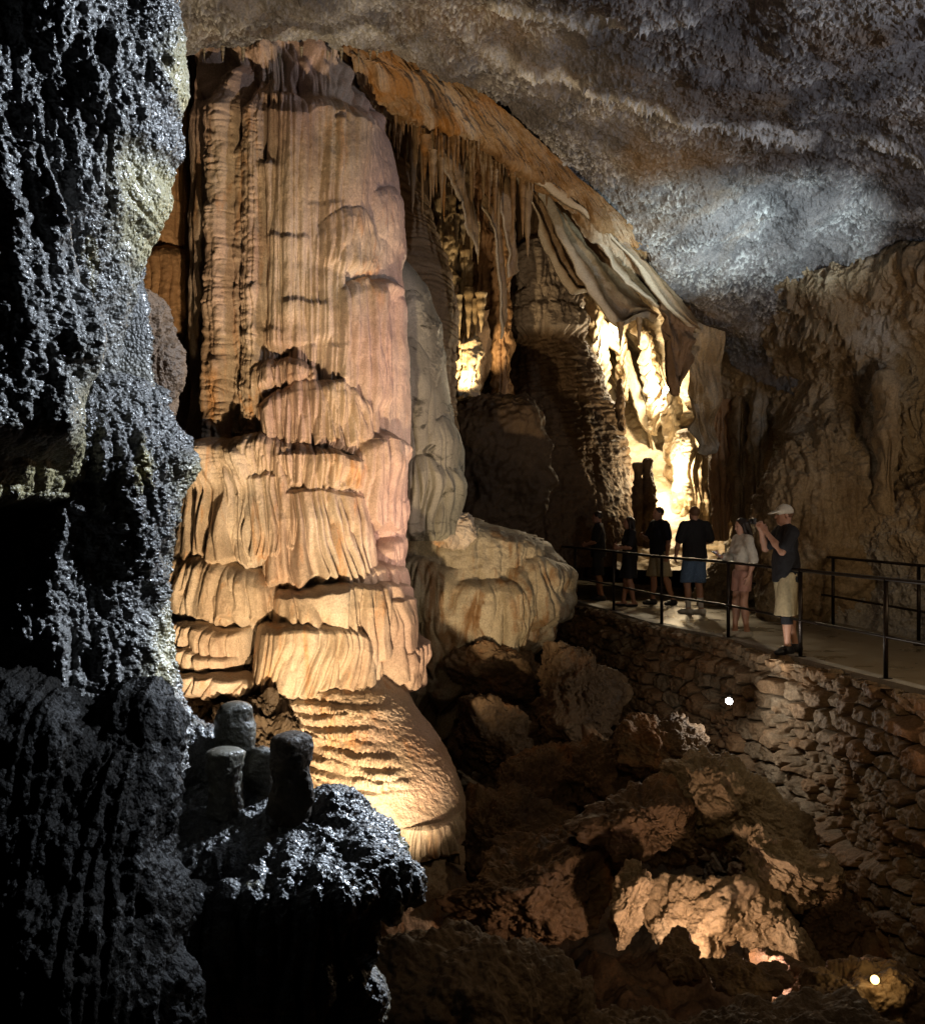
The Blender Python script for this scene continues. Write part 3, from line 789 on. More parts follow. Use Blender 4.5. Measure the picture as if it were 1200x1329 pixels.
# ================================================================== 5. stalactites that one can count
def stal_mesh(seed, n=40, sides=14):
    r = np.random.default_rng(seed)
    t = np.linspace(0, 1, n); th = np.arange(sides)/sides*2*np.pi
    rad = (1-t)**.75*(1+.12*np.sin(t*26+seed))+.05*(1-t)
    wx = .10*np.cumsum(r.normal(0, .25, n))*t*.3; wy = .10*np.cumsum(r.normal(0, .25, n))*t*.3
    rr = rad[:, None]*(1+.12*perlin(np.cos(th)[None]*1.3+seed, np.sin(th)[None]*1.3, t[:, None]*3.0))
    V = np.stack([np.cos(th)[None]*rr+wx[:, None]*2, np.sin(th)[None]*rr+wy[:, None]*2, np.repeat(-t[:, None], sides, 1)], -1)
    return V.reshape(-1, 3), grid_quads(n, sides, True)
STAL = []
def stalactite(px, py, d, L, w, mat, label, group, seed):
    """L and w in photo pixels at distance d; its top is buried in the rock above."""
    k = seed % 5
    key = (k, mat)
    c = P(px, py, d)
    if key not in dict(STAL):
        V, Q = stal_mesh(k+1)
        o = link('stalactite', V, Q, M[mat], origin=(0, 0, 0)); STAL.append((key, o))
    else:
        o = dict(STAL)[key].copy(); COL.objects.link(o)
    o.location = c; o.scale = (w/F*d/2, w/F*d/2, L/F*d); o.rotation_euler = (0, 0, seed*1.7)
    return tag(o, label, 'stalactite', group)
rs = np.random.default_rng(4)
EDGE_LO = [(486, 140, 14.7), (535, 155, 14.8), (625, 190, 15.4), (705, 240, 16.1)]
ex = [a for a, _, _ in EDGE_LO]
n_ = 0
for i in range(84):
    px = 494+ (i/83)**1.1*215 + rs.normal(0, 3)
    py = np.interp(px, ex, [b for _, b, _ in EDGE_LO])-6+rs.normal(0, 9); d = np.interp(px, ex, [c for _, _, c in EDGE_LO])+rs.uniform(-.3, .5)
    L = rs.uniform(12, 52)*(1.25 if 500 < px < 600 else .8); w = L*rs.uniform(.10, .22)
    stalactite(px, py, d, L, w, 'edge' if px < 610 else 'drape', 'tapering stalactite in the close row along the underside of the ochre ceiling edge', 'stalactites along the ceiling edge', i)
for i in range(26):                       # a second, longer rank further in
    px = 530+i*6.2+rs.normal(0, 3); py = np.interp(px, ex, [b for _, b, _ in EDGE_LO])+6
    L = rs.uniform(36, 120); stalactite(px, py, 16.0+rs.uniform(0, .7), L, L*rs.uniform(.06, .15), 'drape' if i % 2 else 'edge',
               'long stalactite deeper in, behind the row along the ceiling edge', 'long stalactites behind the edge', i+3)
for px, py, L, w, lb in [(562, 195, 62, 10, 'slim pale stalactite hanging left of the orange ribbons, over the banded column'), (573, 205, 66, 7, 'thinnest long stalactite beside the banded brown column'),
                         (330, 74, 22, 9, 'small pale stalactite hanging from the ceiling over the great column')]:
    stalactite(px, py, 14.6 if px > 500 else 13.4, L, w, 'drape', lb, None, int(px))
for px, py, L, w, d, lb in [(805, 418, 36, 9, 17.2, 'left pointed tip hanging from the broad sagging drapery'), (829, 412, 40, 8, 17.3, 'right pointed tip hanging from the broad sagging drapery')]:
    stalactite(px, py, d, L, w, 'drape', lb, None, int(px))
for i in range(22):                       # lip of the ceiling over the great column
    px = 262+i*11.5+rs.normal(0, 3); stalactite(px, 62+rs.normal(0, 4), 13.45+rs.uniform(-.2, .2), rs.uniform(8, 26), rs.uniform(3, 6), 'pedestal',
               'tiny stalactite on the beige ceiling lip over the great column', 'small stalactites over the great column', i)

# ================================================================== 6. the dark cone, niche and back of the cave
def cone_relief(x, y, V, th):
    h = .10*perlin(x/60, y/80, 1.1)+.05*fbm(V, 1.6, 4, 3)
    h = np.maximum(h, h+lobe(x, y, 701, 26, 308, 390, .25, 22, 8, .14, 14, 71))
    h = np.maximum(h, lobe(x, y, 707, 44, 374, 412, .34, 18, 7, .08, 10, 72)); h = np.maximum(h, lobe(x, y, 707, 48, 398, 440, .36, 14, 7, .08, 10, 73))
    h += flutes(x, y, 16, 160, 74)*.05*sstep(430, 480, y)
    h += .10*np.abs(perlin(x/26, y/7+x/60, 6.6))*sstep(430, 460, y)*(1-sstep(560, 640, y))
    pk = np.exp(-((x-(700+(y-430)*.5))/30)**2)*0 + (sstep(300, 320, y)*(1-sstep(432, 446, y)))
    return h+.03*fbm(V, 7, 3, 5)-.04*billow(V, 5, 3, 6), pk*.9
tag(tube('cone_stalagmite', 300, 730, [(300, 676), (380, 664), (430, 656), (500, 632), (600, 600), (700, 584), (730, 580)],
         [(300, 720), (380, 738), (430, 752), (470, 770), (520, 792), (580, 812), (640, 826), (700, 836), (730, 838)], 24.5, [(300, .6), (450, 1.0), (700, 2.2)], 420, 620, cone_relief, M['cone']),
    'huge dark conical stalagmite in the middle, with a pale fluted pillar on its top', 'stalagmite')
def pil_relief(x, y, V, th): return flutes(x, y, 9, 300, 81)*.10+.08*perlin(x/20, y/50, .7)+.03*fbm(V, 5, 3, 2)
tag(tube('fluted_column', 60, 320, [(60, 668), (320, 676)], [(60, 735), (200, 728), (320, 722)], 24.4, .6, 200, 300, pil_relief, M['cone']), 'dim fluted column reaching from the cone\'s top to the roof of the niche', 'column')
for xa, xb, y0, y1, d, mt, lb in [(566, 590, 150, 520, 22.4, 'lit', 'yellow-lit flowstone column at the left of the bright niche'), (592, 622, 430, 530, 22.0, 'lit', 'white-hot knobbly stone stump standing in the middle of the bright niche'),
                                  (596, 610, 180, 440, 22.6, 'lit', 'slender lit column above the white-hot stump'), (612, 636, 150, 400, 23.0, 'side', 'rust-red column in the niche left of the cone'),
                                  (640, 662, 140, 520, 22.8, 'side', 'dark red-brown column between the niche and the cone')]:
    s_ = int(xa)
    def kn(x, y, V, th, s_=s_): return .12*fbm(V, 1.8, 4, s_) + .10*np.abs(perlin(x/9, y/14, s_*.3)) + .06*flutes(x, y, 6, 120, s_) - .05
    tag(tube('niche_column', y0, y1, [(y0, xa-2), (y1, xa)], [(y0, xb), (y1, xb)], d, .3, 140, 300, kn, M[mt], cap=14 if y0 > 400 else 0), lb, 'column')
for i, (px, py, L, w) in enumerate([(601, 278, 40, 12), (612, 285, 50, 9), (592, 290, 34, 9), (620, 300, 44, 7), (608, 385, 60, 12), (624, 392, 40, 14), (596, 395, 44, 8), (580, 380, 36, 9), (616, 400, 56, 8)]):
    stalactite(px, py-12, 21.6+.1*(i % 3), L+12, w, 'lit', 'amber-lit stalactite hanging inside the bright niche', 'stalactites in the bright niche', i)
boulder('rock_shelf', P(640, 612, 20.8), (1.1, .7, 1.45), M['cone'], 5, .24, .06, power=3)
tag(bpy.data.objects['rock_shelf'], 'black flat-topped rock in front of the bright niche, left of the cone', 'rock')

def back_disp(V, n):
    h = .7*fbm(V, .35, 4, 3, .5)+.35*(.4-billow(V, .9, 4, 5))+.25*(flutes(V[..., 0]*60, V[..., 2]*-60, 34, 500, 3)-.5)
    return V+n*h[..., None]
B = [[(x, y, d) for x, d in ((-150, 21), (250, 22), (480, 24.5), (640, 27), (760, 29.5), (850, 31), (950, 31), (1100, 29))] for y in (-120, 60, 200, 350, 500, 650, 760, 950)]
tag(sheet('cave_back_wall', B, 420, 360, back_disp, M['dark']), kind='structure')
tag(sheet('cave_rear_roof', [[(x, y, d) for x in (-100, 250, 500, 700, 900, 1150)] for y, d in ((-60, 15), (-100, 19), (-40, 25), (60, 30), (200, 34))], 200, 160, back_disp, M['dark']), kind='structure')

# ================================================================== 7. the bright passage
def pass_disp(V, n):
    x, y = V[..., 0]*60, -V[..., 2]*60
    xs = x-y*.45
    h = .45*(flutes(xs, y, 24, 260, 91)-.4)+.16*flutes(xs, y, 8, 160, 92)+.35*fbm(V, .6, 4, 3)+.06*fbm(V, 3.5, 3, 5)
    return V+n*h[..., None]
PW = [[(735, y, 29.0+k), (775, y, 28.5+k), (815, y, 28.2+k), (850, y, 27.6+k), (885, y, 26.4+k*.6), (915, y, 25.2+k*.4), (940, y, 24.4)] for y, k in ((300, -.8), (380, -.4), (450, 0), (520, .4), (590, .7), (660, .9), (720, 1))]
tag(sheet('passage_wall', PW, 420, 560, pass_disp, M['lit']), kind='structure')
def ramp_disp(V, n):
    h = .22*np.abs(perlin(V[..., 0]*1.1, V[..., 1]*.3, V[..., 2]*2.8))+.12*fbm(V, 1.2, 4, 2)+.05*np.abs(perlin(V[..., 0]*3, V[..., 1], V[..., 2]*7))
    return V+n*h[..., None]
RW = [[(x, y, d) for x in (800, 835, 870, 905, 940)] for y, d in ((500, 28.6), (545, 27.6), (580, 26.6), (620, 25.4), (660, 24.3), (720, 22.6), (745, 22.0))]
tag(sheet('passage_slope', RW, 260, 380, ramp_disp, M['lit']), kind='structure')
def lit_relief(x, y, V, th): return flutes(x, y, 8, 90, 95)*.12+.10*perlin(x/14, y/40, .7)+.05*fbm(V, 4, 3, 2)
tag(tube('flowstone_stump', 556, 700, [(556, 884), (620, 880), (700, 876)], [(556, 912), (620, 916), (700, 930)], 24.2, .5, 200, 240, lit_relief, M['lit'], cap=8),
    'brightest lit flowstone stump at the right of the passage mouth', 'stalagmite')
def dk_relief(x, y, V, th): return .10*fbm(V, 1.6, 4, 5)+.05*np.abs(perlin(x/6, y/9, 2.2))
for xa, xb, y0, lb in [(834, 848, 594, 'taller of two dark stalagmites standing in front of the lit passage'), (822, 832, 600, 'shorter of two dark stalagmites standing in front of the lit passage')]:
    tag(tube('stalagmite', y0, 712, [(y0, xa+2), (712, xa-4)], [(y0, xb-2), (712, xb+4)], 22.9, .16, 80, 140, dk_relief, M['cone'], cap=12), lb, 'stalagmite')
tag(tube('stalagmite', 490, 560, [(490, 801), (560, 796)], [(490, 808), (560, 812)], 24.0, .12, 60, 90, dk_relief, M['cone'], cap=10), 'little dark spike on the right flank of the big cone', 'stalagmite')

# ================================================================== 8. right wall behind the walkway
def wall_disp(V, n):
    x, y = V[..., 0]*80, -V[..., 2]*80
    up = sstep(1.2, 3.0, V[..., 2])
    h = .30*fbm(V, .6, 4, 3, .5)+.10*(.4-billow(V, 1.6, 4, 5, .55))+.04*fbm(V, 5, 3, 8)
    h += up*(1-.9*sstep(3.0, 4.0, V[..., 2]))*(.22*flutes(x, y, 26, 170, 101, 1.2)+.10*flutes(x, y, 10, 90, 102, 1.2)-.12)
    s1, r1 = spikes(V, 4.5, 1.6, 13); s2, r2 = spikes(V, 11, 1.6, 14)
    W = V+n*h[..., None]
    a = sstep(2.2, 3.6, V[..., 2])*np.clip(.6+1.3*fbm(V, .8, 3, 15), 0, 1.2)
    W = W+n*((.20*s1+.11*s2)*a)[..., None]; W[..., 2] -= (.16*s1+.10*s2)*a
    W = W+n*(.07*(.3-billow(V, 4.5, 4, 9, .6)))[..., None]
    low = 1-sstep(.9, 1.5, V[..., 2]+.5*fbm(V, .9, 2, 4))
    return W, low*.8
wc = [872, 935, 1000, 1060, 1130, 1200, 1320, 1460]
wr = [(235, [20.0, 19.6, 19.0, 18.6, 18.0, 17.4, 16.4, 15.0]), (335, [19.0, 18.6, 17.7, 17.1, 16.6, 16.0, 15.0, 13.6]), (420, [19.8, 19.2, 18.3, 17.6, 17.1, 16.5, 15.5, 14.0]), (500, [20.8, 20.2, 19.4, 18.4, 17.8, 17.2, 16.1, 14.3]), (580, [22.2, 21.4, 20.2, 18.3, 17.6, 17.0, 15.8, 14.1]),
      (660, [22.8, 21.9, 20.3, 17.9, 17.1, 16.3, 15.2, 13.6]), (740, [22.9, 22.0, 20.3, 17.9, 16.9, 16.0, 14.8, 13.2]), (800, [22.9, 22.0, 20.2, 17.7, 16.8, 15.9, 14.7, 13.1]), (900, [22.5, 21.6, 19.9, 17.5, 16.6, 15.7, 14.5, 12.9])]
WL = {235: 900, 335: 898, 420: 896, 500: 903, 580: 918, 660: 934, 740: 938, 800: 938, 900: 930}
tag(sheet('cave_side_wall', [[(max(wc[j], WL[y]+j*38) if j < 2 else wc[j], y, ds[j]) for j in range(8)] for y, ds in wr], 900, 900, wall_disp, M['wall']), kind='structure')
# the part of the cave right of the picture, so that the hall is closed
tag(sheet('cave_right_wall', [[tuple([(x-0)*1425/y+600 if y > 1 else 600+x*1425, CY-(z-CZ)/max(y, 1)*1425, max(y, 1)]) for (x, y) in ((7.5, 13.5), (9.5, 11), (10.5, 7), (10.5, 3), (9, 1.2))] for z in (-5, -2, 0, 2.5, 5, 8.5)], 200, 160, back_disp, M['dark']), kind='structure')
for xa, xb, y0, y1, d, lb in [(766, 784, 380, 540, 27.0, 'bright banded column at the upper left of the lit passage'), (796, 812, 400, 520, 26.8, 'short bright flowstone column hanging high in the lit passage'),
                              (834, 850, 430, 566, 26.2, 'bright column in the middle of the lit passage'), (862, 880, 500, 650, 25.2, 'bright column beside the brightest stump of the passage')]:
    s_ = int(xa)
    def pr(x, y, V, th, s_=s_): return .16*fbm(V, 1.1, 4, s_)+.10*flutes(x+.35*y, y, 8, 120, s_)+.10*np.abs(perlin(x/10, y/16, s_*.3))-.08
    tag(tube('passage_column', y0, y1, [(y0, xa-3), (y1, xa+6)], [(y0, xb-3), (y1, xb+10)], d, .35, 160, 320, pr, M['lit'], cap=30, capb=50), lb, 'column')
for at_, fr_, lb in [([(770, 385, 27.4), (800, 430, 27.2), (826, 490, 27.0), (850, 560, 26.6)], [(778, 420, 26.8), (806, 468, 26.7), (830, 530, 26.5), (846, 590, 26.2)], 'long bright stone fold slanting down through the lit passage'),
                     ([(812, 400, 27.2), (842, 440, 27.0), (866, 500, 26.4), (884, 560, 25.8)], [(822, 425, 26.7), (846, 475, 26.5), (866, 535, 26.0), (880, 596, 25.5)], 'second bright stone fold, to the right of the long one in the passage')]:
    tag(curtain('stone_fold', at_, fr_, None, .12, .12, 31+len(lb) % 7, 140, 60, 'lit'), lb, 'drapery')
# slim columns at the right jamb of the passage
for xa, xb, y0, y1, d, lb in [(925, 946, 470, 672, 20.6, 'reddish fluted column beside the passage, leftmost of those on the right jamb'), (952, 966, 500, 672, 20.2, 'slender tan column second from the passage on the right jamb'),
                              (972, 990, 470, 668, 19.8, 'knobbly tan column third from the passage, left of the hat wearer\'s head'), (1142, 1158, 480, 640, 16.9, 'pale lone column high on the wall behind the right end of the railing')]:
    s_ = int(xa)
    def cr(x, y, V, th, s_=s_): return .10*fbm(V, 1.5, 4, s_)+.07*flutes(x, y, 7, 120, s_)+.05*np.abs(perlin(x/9, y/12, s_*.3))-.03
    tag(tube('wall_column', y0, y1+30, [(y0, xa), (y1, xa-5)], [(y0, xb), (y1, xb+5)], d, .22, 140, 320, cr, M['wall'] if xa > 930 else M['side'], cap=40, capb=60), lb, 'column')
def hump_fn(V): return .08*(flutes(V[..., 0]*80, -V[..., 2]*80, 11, 120, 111)-.4)*sstep(.8, 1.6, V[..., 2])
boulder('flowstone_mound', P(1075, 700, 17.9), (1.05, .75, 1.75), M['wall'], 8, .22, .07, nu=420, nv=320, power=2.6, fn=hump_fn)
tag(bpy.data.objects['flowstone_mound'], 'rounded tan flowstone mound bulging from the wall right of the man in the cap', 'rock')
boulder('boulder', P(1030, 765, 17.9), (.55, .45, .75), M['pale'], 9, .2, .05, power=2.6)
tag(bpy.data.objects['boulder'], 'pale smooth boulder at the foot of the wall behind the capped man\'s legs', 'rock')
boulder('boulder', P(955, 765, 20.6), (.7, .4, .7), M['pale'], 19, .3, .08)
tag(bpy.data.objects['boulder.001'], 'lumpy pale boulder at the wall\'s foot behind the woman with the phone', 'rock')

# ================================================================== 9. walkway, its edge and the dry stone wall
FRONT = np.array([(4.95, 7.6), (4.72, 9.6), (4.35, 11.47), (3.99, 13.2), (3.62, 15.25), (3.03, 17.1), (2.6, 19.4), (2.15, 21.6), (1.4, 24.0), (.2, 26), (-2.0, 27.5)])
BACK = np.array([(7.4, 7.4), (7.2, 9.4), (6.9, 11.6), (6.5, 13.6), (6.2, 15.4), (5.9, 17.6), (5.7, 19.8), (5.5, 22.4), (5.1, 25.2), (2.5, 28.5), (-1.0, 30.5)])
fr = catmull(FRONT, 220, 0); bk = catmull(BACK, 220, 0)
def slab(name, A, B, z1, z0, mat, parent=None, tilt=0):
    n = len(A); V = np.concatenate([np.c_[A, np.full(n, z1)], np.c_[B, np.full(n, z1+tilt)], np.c_[B, np.full(n, z0)], np.c_[A, np.full(n, z0)]])
    i = np.arange(n-1); Q = []
    for a, b in ((0, 1), (1, 2), (2, 3), (3, 0)): Q.append(np.stack([a*n+i, a*n+i+1, b*n+i+1, b*n+i], -1))
    Q.append(np.array([[0, n, 2*n, 3*n], [n-1, 2*n-1, 3*n-1, 4*n-1]]))
    return link(name, V, np.concatenate(Q), mat, parent, smooth=False)
nrm = np.gradient(fr, axis=0); nrm = np.c_[-nrm[:, 1], nrm[:, 0]]; nrm /= np.linalg.norm(nrm, axis=1, keepdims=True)
if (nrm*(bk-fr)).sum() < 0: nrm = -nrm
tag(slab('walkway', fr+nrm*.16, bk, 0.0, -.18, M['concrete']), kind='structure')
tag(slab('walkway_edge', fr, fr+nrm*.158, .012, -.10, M['kerb']), kind='structure')
# dry stone wall under it: courses of rounded stones
NS, NZ = 1500, 760
sl = np.cumsum(np.r_[0, np.linalg.norm(np.diff(fr, axis=0), axis=1)])
smax = np.interp(24.5, fr[:, 1], sl)
s = np.linspace(0, smax, NS); wx = np.interp(s, sl, fr[:, 0]); wy = np.interp(s, sl, fr[:, 1]); nx_ = np.interp(s, sl, nrm[:, 0]); ny_ = np.interp(s, sl, nrm[:, 1])
zz = np.linspace(-.02, -4.6, NZ)
Sg, Zg = np.meshgrid(s, zz)
u = Sg+.06*perlin(Sg*1.3, Zg*1.3, .2); v = Zg+.07*perlin(Sg*.35, Zg*.5, 3.2)+.02*perlin(Sg*2.4, Zg*2.4, 7.2)
f1, f2, rid = worley2(u/.40, v/.215, 3, 2.6, .75)
g1, g2, rid2 = worley2(u/.17, v/.11, 8, 2.4, .8)
mix = np.clip(sstep(-.30, -.22, Zg+.10*perlin(Sg*1.2, Zg, 9.5)) + sstep(.22, .34, perlin(Sg*.7, Zg*.9, 5.5)), 0, 1)  # small coping stones and patches of small ones
edge_ = np.clip((f2-f1)/.27, 0, 1)*(1-mix)+np.clip((g2-g1)/.30, 0, 1)*mix
rr_ = rid*(1-mix)+rid2*mix
dome_ = np.sqrt(np.clip(1-(1-edge_)**2, 0, 1))
sp = np.stack([Sg, np.zeros_like(Sg), Zg], -1)
out = dome_*(.27*(1-mix)+.15*mix) + (rr_-.5)*.15*(edge_ > .02) + .035*fbm(sp, 5, 4, 3, .6) - .04*billow(sp, 7, 3, 4)
out += .10*perlin(Sg*.5, Zg*.5, 1.2) - Zg*.07 + .05*sstep(-.25, -.05, Zg)
W = np.stack([wx[None]-nx_[None]*out, wy[None]-ny_[None]*out, Zg+.02*perlin(Sg*6, Zg*6, 1)], -1)
dsw = link('dry_stone_wall', W, grid_quads(NZ, NS), M['stones'], attr=np.clip(rr_*1.3-.35, 0, 1)*.9)
tag(dsw, 'dry stone retaining wall of rough brown stones carrying the walkway', 'stone wall')
# loose coping stones on the wall's lip, each of them lies there by itself
for i in range(64):
    t = .10+.62*i/63+rs.uniform(-.004, .004); y_ = np.interp(t*smax, sl, fr[:, 1]); x_ = np.interp(t*smax, sl, fr[:, 0]); k = np.interp(t*smax, sl, nrm[:, 0])
    r_ = rs.uniform(.045, .10)
    o = boulder('coping_stone', (x_-rs.uniform(.05, .16), y_, -.05-rs.uniform(0, .05)), (r_*1.3, r_*1.1, r_*.75), M['stones'], i+3, .3, .02, (rs.uniform(-.4, .4), rs.uniform(-.4, .4), rs.uniform(0, 3)), 40, 28, power=3,
                attrfn=lambda V: np.full(V.shape[:2], rs.uniform(0, .6)))
    tag(o, 'small rough stone lying loose along the lip of the wall under the walkway edge', 'stone', 'loose stones along the wall lip')
# railings
METAL = plain('dark_painted_steel', (.025, .018, .014), .38, .6, .3, 25, spec=.5)
def railing(name, pts, label, h=1.05, mid=.45, extra=None):
    root = empty(name, (*pts[0], 0), label, 'railing')
    for (x, y) in pts: bars('post', [((x, y, 0), (x, y, h), .026), ((x, y, 0), (x, y, .016), .07)], METAL, root)
    for z, nm, r in ((h, 'handrail', .022), (mid, 'midrail', .018)):
        c = catmull(np.array(pts), (len(pts)-1)*10+1, 0)
        polyrod(nm, [(x, y, z) for x, y in c], r, METAL, root)
    return root
ins = lambda t: (t[0]+.07, t[1])
railing('front_railing', [ins(p) for p in ((4.92, 7.9), (4.69, 9.75), (4.35, 11.47), (3.99, 13.2), (3.62, 15.25), (3.03, 17.1), (2.6, 19.4), (2.15, 21.6), (1.4, 24.0))],
        'dark steel railing along the open edge of the walkway, above the stone wall')
railing('rear_railing', [(6.5, 11.0), (6.2, 12.7), (5.98, 14.4), (5.7, 16.9), (5.38, 19.4), (5.15, 21.2)], 'dark steel railing on the far side of the walkway, in front of the rock wall')

# ================================================================== 10. pedestal rock, pit and boulders
def ped_relief(x, y, V, th):
    h = .14*fbm(V, .8, 4, 3)+.05*fbm(V, 3, 4, 13)+.05*(.4-billow(V, 3.2, 3, 15))+.06*flutes(x, y, 14, 240, 121)*(1-sstep(780, 840, y))+.10*(.4-billow(V, 1.8, 4, 5))*sstep(740, 820, y)
    h = np.maximum(h, lobe(x, y, 540, 56, 716, 800, .34, 18, 8, .09, 14, 122)); h = np.maximum(h, lobe(x, y, 628, 46, 742, 830, .34, 20, 10, .08, 16, 123))
    h = np.maximum(h, lobe(x, y, 580, 40, 770, 850, .30, 26, 10, .05, 22, 124)); h = np.maximum(h, lobe(x, y, 690, 40, 716, 800, .2, 20, 9, .10, 14, 125))
    h -= .9*sstep(-10, 30, y-(905-.42*(x-540)+26*perlin(x/30, 1, 2)))
    h += .22*fbm(V, 1.2, 3, 23)*sstep(700, 760, y)
    return h+.02*fbm(V, 7, 3, 3)
tag(tube('pedestal_rock', 646, 960, [(646, 450), (690, 460), (960, 480)], [(646, 540), (668, 590), (684, 640), (694, 690), (712, 718), (740, 728), (790, 724), (840, 712), (900, 670), (960, 640)], 17.2, 1.4, 560, 460, ped_relief, M['pedestal'], cap=14, sq=.62),
    'broad beige rock with stained drips, under the grey column and left of the walkway', 'rock')
boulder('rock_spur', P(556, 668, 15.9), (.75, .5, .34), M['column'], 33, .3, .07, (0, .55, 0), nu=300, nv=200)
tag(bpy.data.objects['rock_spur'], 'rounded tan spur sloping down from the great column to the pedestal rock', 'rock')

def ground_disp(V, n):
    h = .55*fbm(V, .45, 4, 3, .5)+.35*(.4-billow(V, 1.0, 5, 5, .55))+.05*fbm(V, 5, 3, 7)
    W = V.copy(); W[..., 2] += h
    return W
def gpt(x, y, z): return (600+x/y*1425, CY-(z-CZ)/y*1425, y)
G = [[gpt(x, y, z+dz-(.45 if 6 < y < 18 else 0)) for x, dz in ((-9, .8), (-5, 0), (-2.5, -.2), (0, -.3), (2, -.2), (4.5, .0), (8, .6), (11, 2))]
     for y, z in ((.7, -2.2), (3, -2.6), (5.5, -3.2), (8, -3.7), (10.5, -3.7), (13, -3.1), (16, -2.2), (19, -1.4), (24, -.6), (33, -.5))]
tag(sheet('cave_floor', G, 520, 620, ground_disp, M['rough'], toward=(0, 5, 9)), kind='structure')

BL = [  # px, py, d, size (m), seed, material, rot, label
    (742, 925, 14.6, (.66, .5, .92), 41, 'rough', (.1, .15, 0), 'tall pale rock leaning at the left end of the dry stone wall'),
    (655, 880, 16.0, (.95, .7, .5), 42, 'rough', (0, .3, 0), 'brown boulder in the shade right under the pedestal rock'),
    (640, 965, 14.6, (.62, .6, .46), 43, 'rough', (0, .2, .4), 'ragged brown boulder right of the dark hollow beside the apron'),
    (705, 1030, 13.4, (.75, .6, .55), 44, 'rough', (.2, -.2, .2), 'brown boulder in the middle of the pit below the pale leaning rock'),
    (640, 1090, 12.6, (.62, .55, .55), 45, 'rough', (0, .1, .9), 'dark lumpy boulder beside the foot of the apron'),
    (790, 1010, 13.0, (.6, .5, .5), 46, 'rough', (.3, .3, 0), 'rusty brown boulder left of the wall, under its lamp'),
    (860, 985, 12.6, (.7, .45, .42), 47, 'rough', (0, .5, .3), 'slanted brown slab lying against the stone wall below the lamp'),
    (745, 1120, 11.6, (.72, .6, .5), 48, 'rough', (.1, 0, .5), 'broad dark boulder left of the lit hollow'),
    (690, 1170, 10.8, (.7, .6, .45), 49, 'rough', (0, .2, 1.2), 'low dark boulder behind the dark foreground rock'),
    (955, 1045, 10.9, (.78, .55, .42), 50, 'pale', (.2, .62, .1), 'grey-brown slab tilted down to the right above the lit hollow'),
    (850, 1080, 10.6, (.55, .45, .40), 51, 'rough', (0, .4, .7), 'brown boulder roofing the lit hollow from the left'),
    (1075, 1195, 9.9, (.34, .40, .42), 52, 'rough', (0, .35, 0), 'upright brown rock between the tilted slab and the stone wall'),
    (1010, 1130, 10.0, (.62, .40, .30), 53, 'pale', (.1, .75, 0), 'lower slab with dripping edge, over the right of the lit hollow')]
for px, py, d, r, sd, mt, R, lb in BL:
    tag(boulder('boulder', P(px, py, d), np.array(r)*1.08, M[mt], sd, .16, .075, R, 380, 270, facets=18), lb, 'boulder')
# the lit hollow
for px, py, d, r, sd, mt, R, lb in [
        (815, 1175, 9.9, (.17, .25, .44), 54, 'pale', (0, .35, 0), 'beige finger of rock lit warmly at the left of the hollow'), (905, 1205, 9.8, (.40, .35, .36), 55, 'pale', (0, .2, .3), 'mossy beige rock lit brightest in the hollow'),
        (985, 1195, 9.7, (.42, .35, .34), 56, 'pale', (.2, .6, .2), 'pinkish rock lit from below in the right of the hollow'), (1040, 1245, 9.4, (.16, .2, .42), 57, 'pale', (0, -.55, 0), 'narrow pale wedge of rock at the lower right of the hollow'),
        (885, 1250, 8.5, (.20, .22, .14), 58, 'rough', (0, 0, 0), 'dark knob of rock silhouetted before the lit hollow'), (960, 1266, 8.4, (.34, .25, .16), 59, 'rough', (0, .1, 0), 'dark low rock silhouetted right of the knob before the lit hollow'),
        (1015, 1280, 8.9, (.28, .25, .22), 60, 'rough', (0, .1, 0), 'dark stone beside the floor lamp recess')]:
    tag(boulder('hollow_rock', P(px, py, d), np.array(r)*1.05, M[mt], sd, .18, .045, R, 260, 190, facets=16), lb, 'rock')
tag(boulder('boulder', P(1125, 1300, 8.0), (.48, .4, .27), M['rough'], 61, .28, .06, (0, .05, 0), 260, 190), 'dark rounded boulder at the lower right holding the small yellow lamp', 'boulder')
# rough dark rocks left of the apron
for px, py, d, r, sd, R, lb in [(285, 900, 12.7, (.85, .5, .62), 62, (0, .62, 0), 'ragged dark brown rock left of the apron, under the tiers'), (200, 830, 12.9, (.45, .4, .8), 63, (0, .3, 0), 'dark jagged rock at the left foot of the great column'),
                                (335, 985, 11.9, (.62, .5, .62), 64, (0, .6, 0), 'dark rock between the stubby stalagmites and the apron')]:
    tag(boulder('jagged_rock', P(px, py, d), r, M['near'], sd, .38, .16, R, 320, 240), lb, 'rock')

# dark rock across the foreground
tag(boulder('foreground_rock', P(625, 1420, 5.4), (1.25, .9, .92), M['fore'], 71, .18, .075, (0, .28, 0), 700, 480, facets=26), 'long dark rock slope across the bottom foreground, right of the wet ledge', 'rock')
tag(boulder('foreground_rock', P(930, 1400, 6.2), (1.3, .8, .52), M['fore'], 72, .18, .065, (0, .06, 0), 560, 360, facets=26), 'lower dark rock at the bottom right foreground below the lit hollow', 'rock')
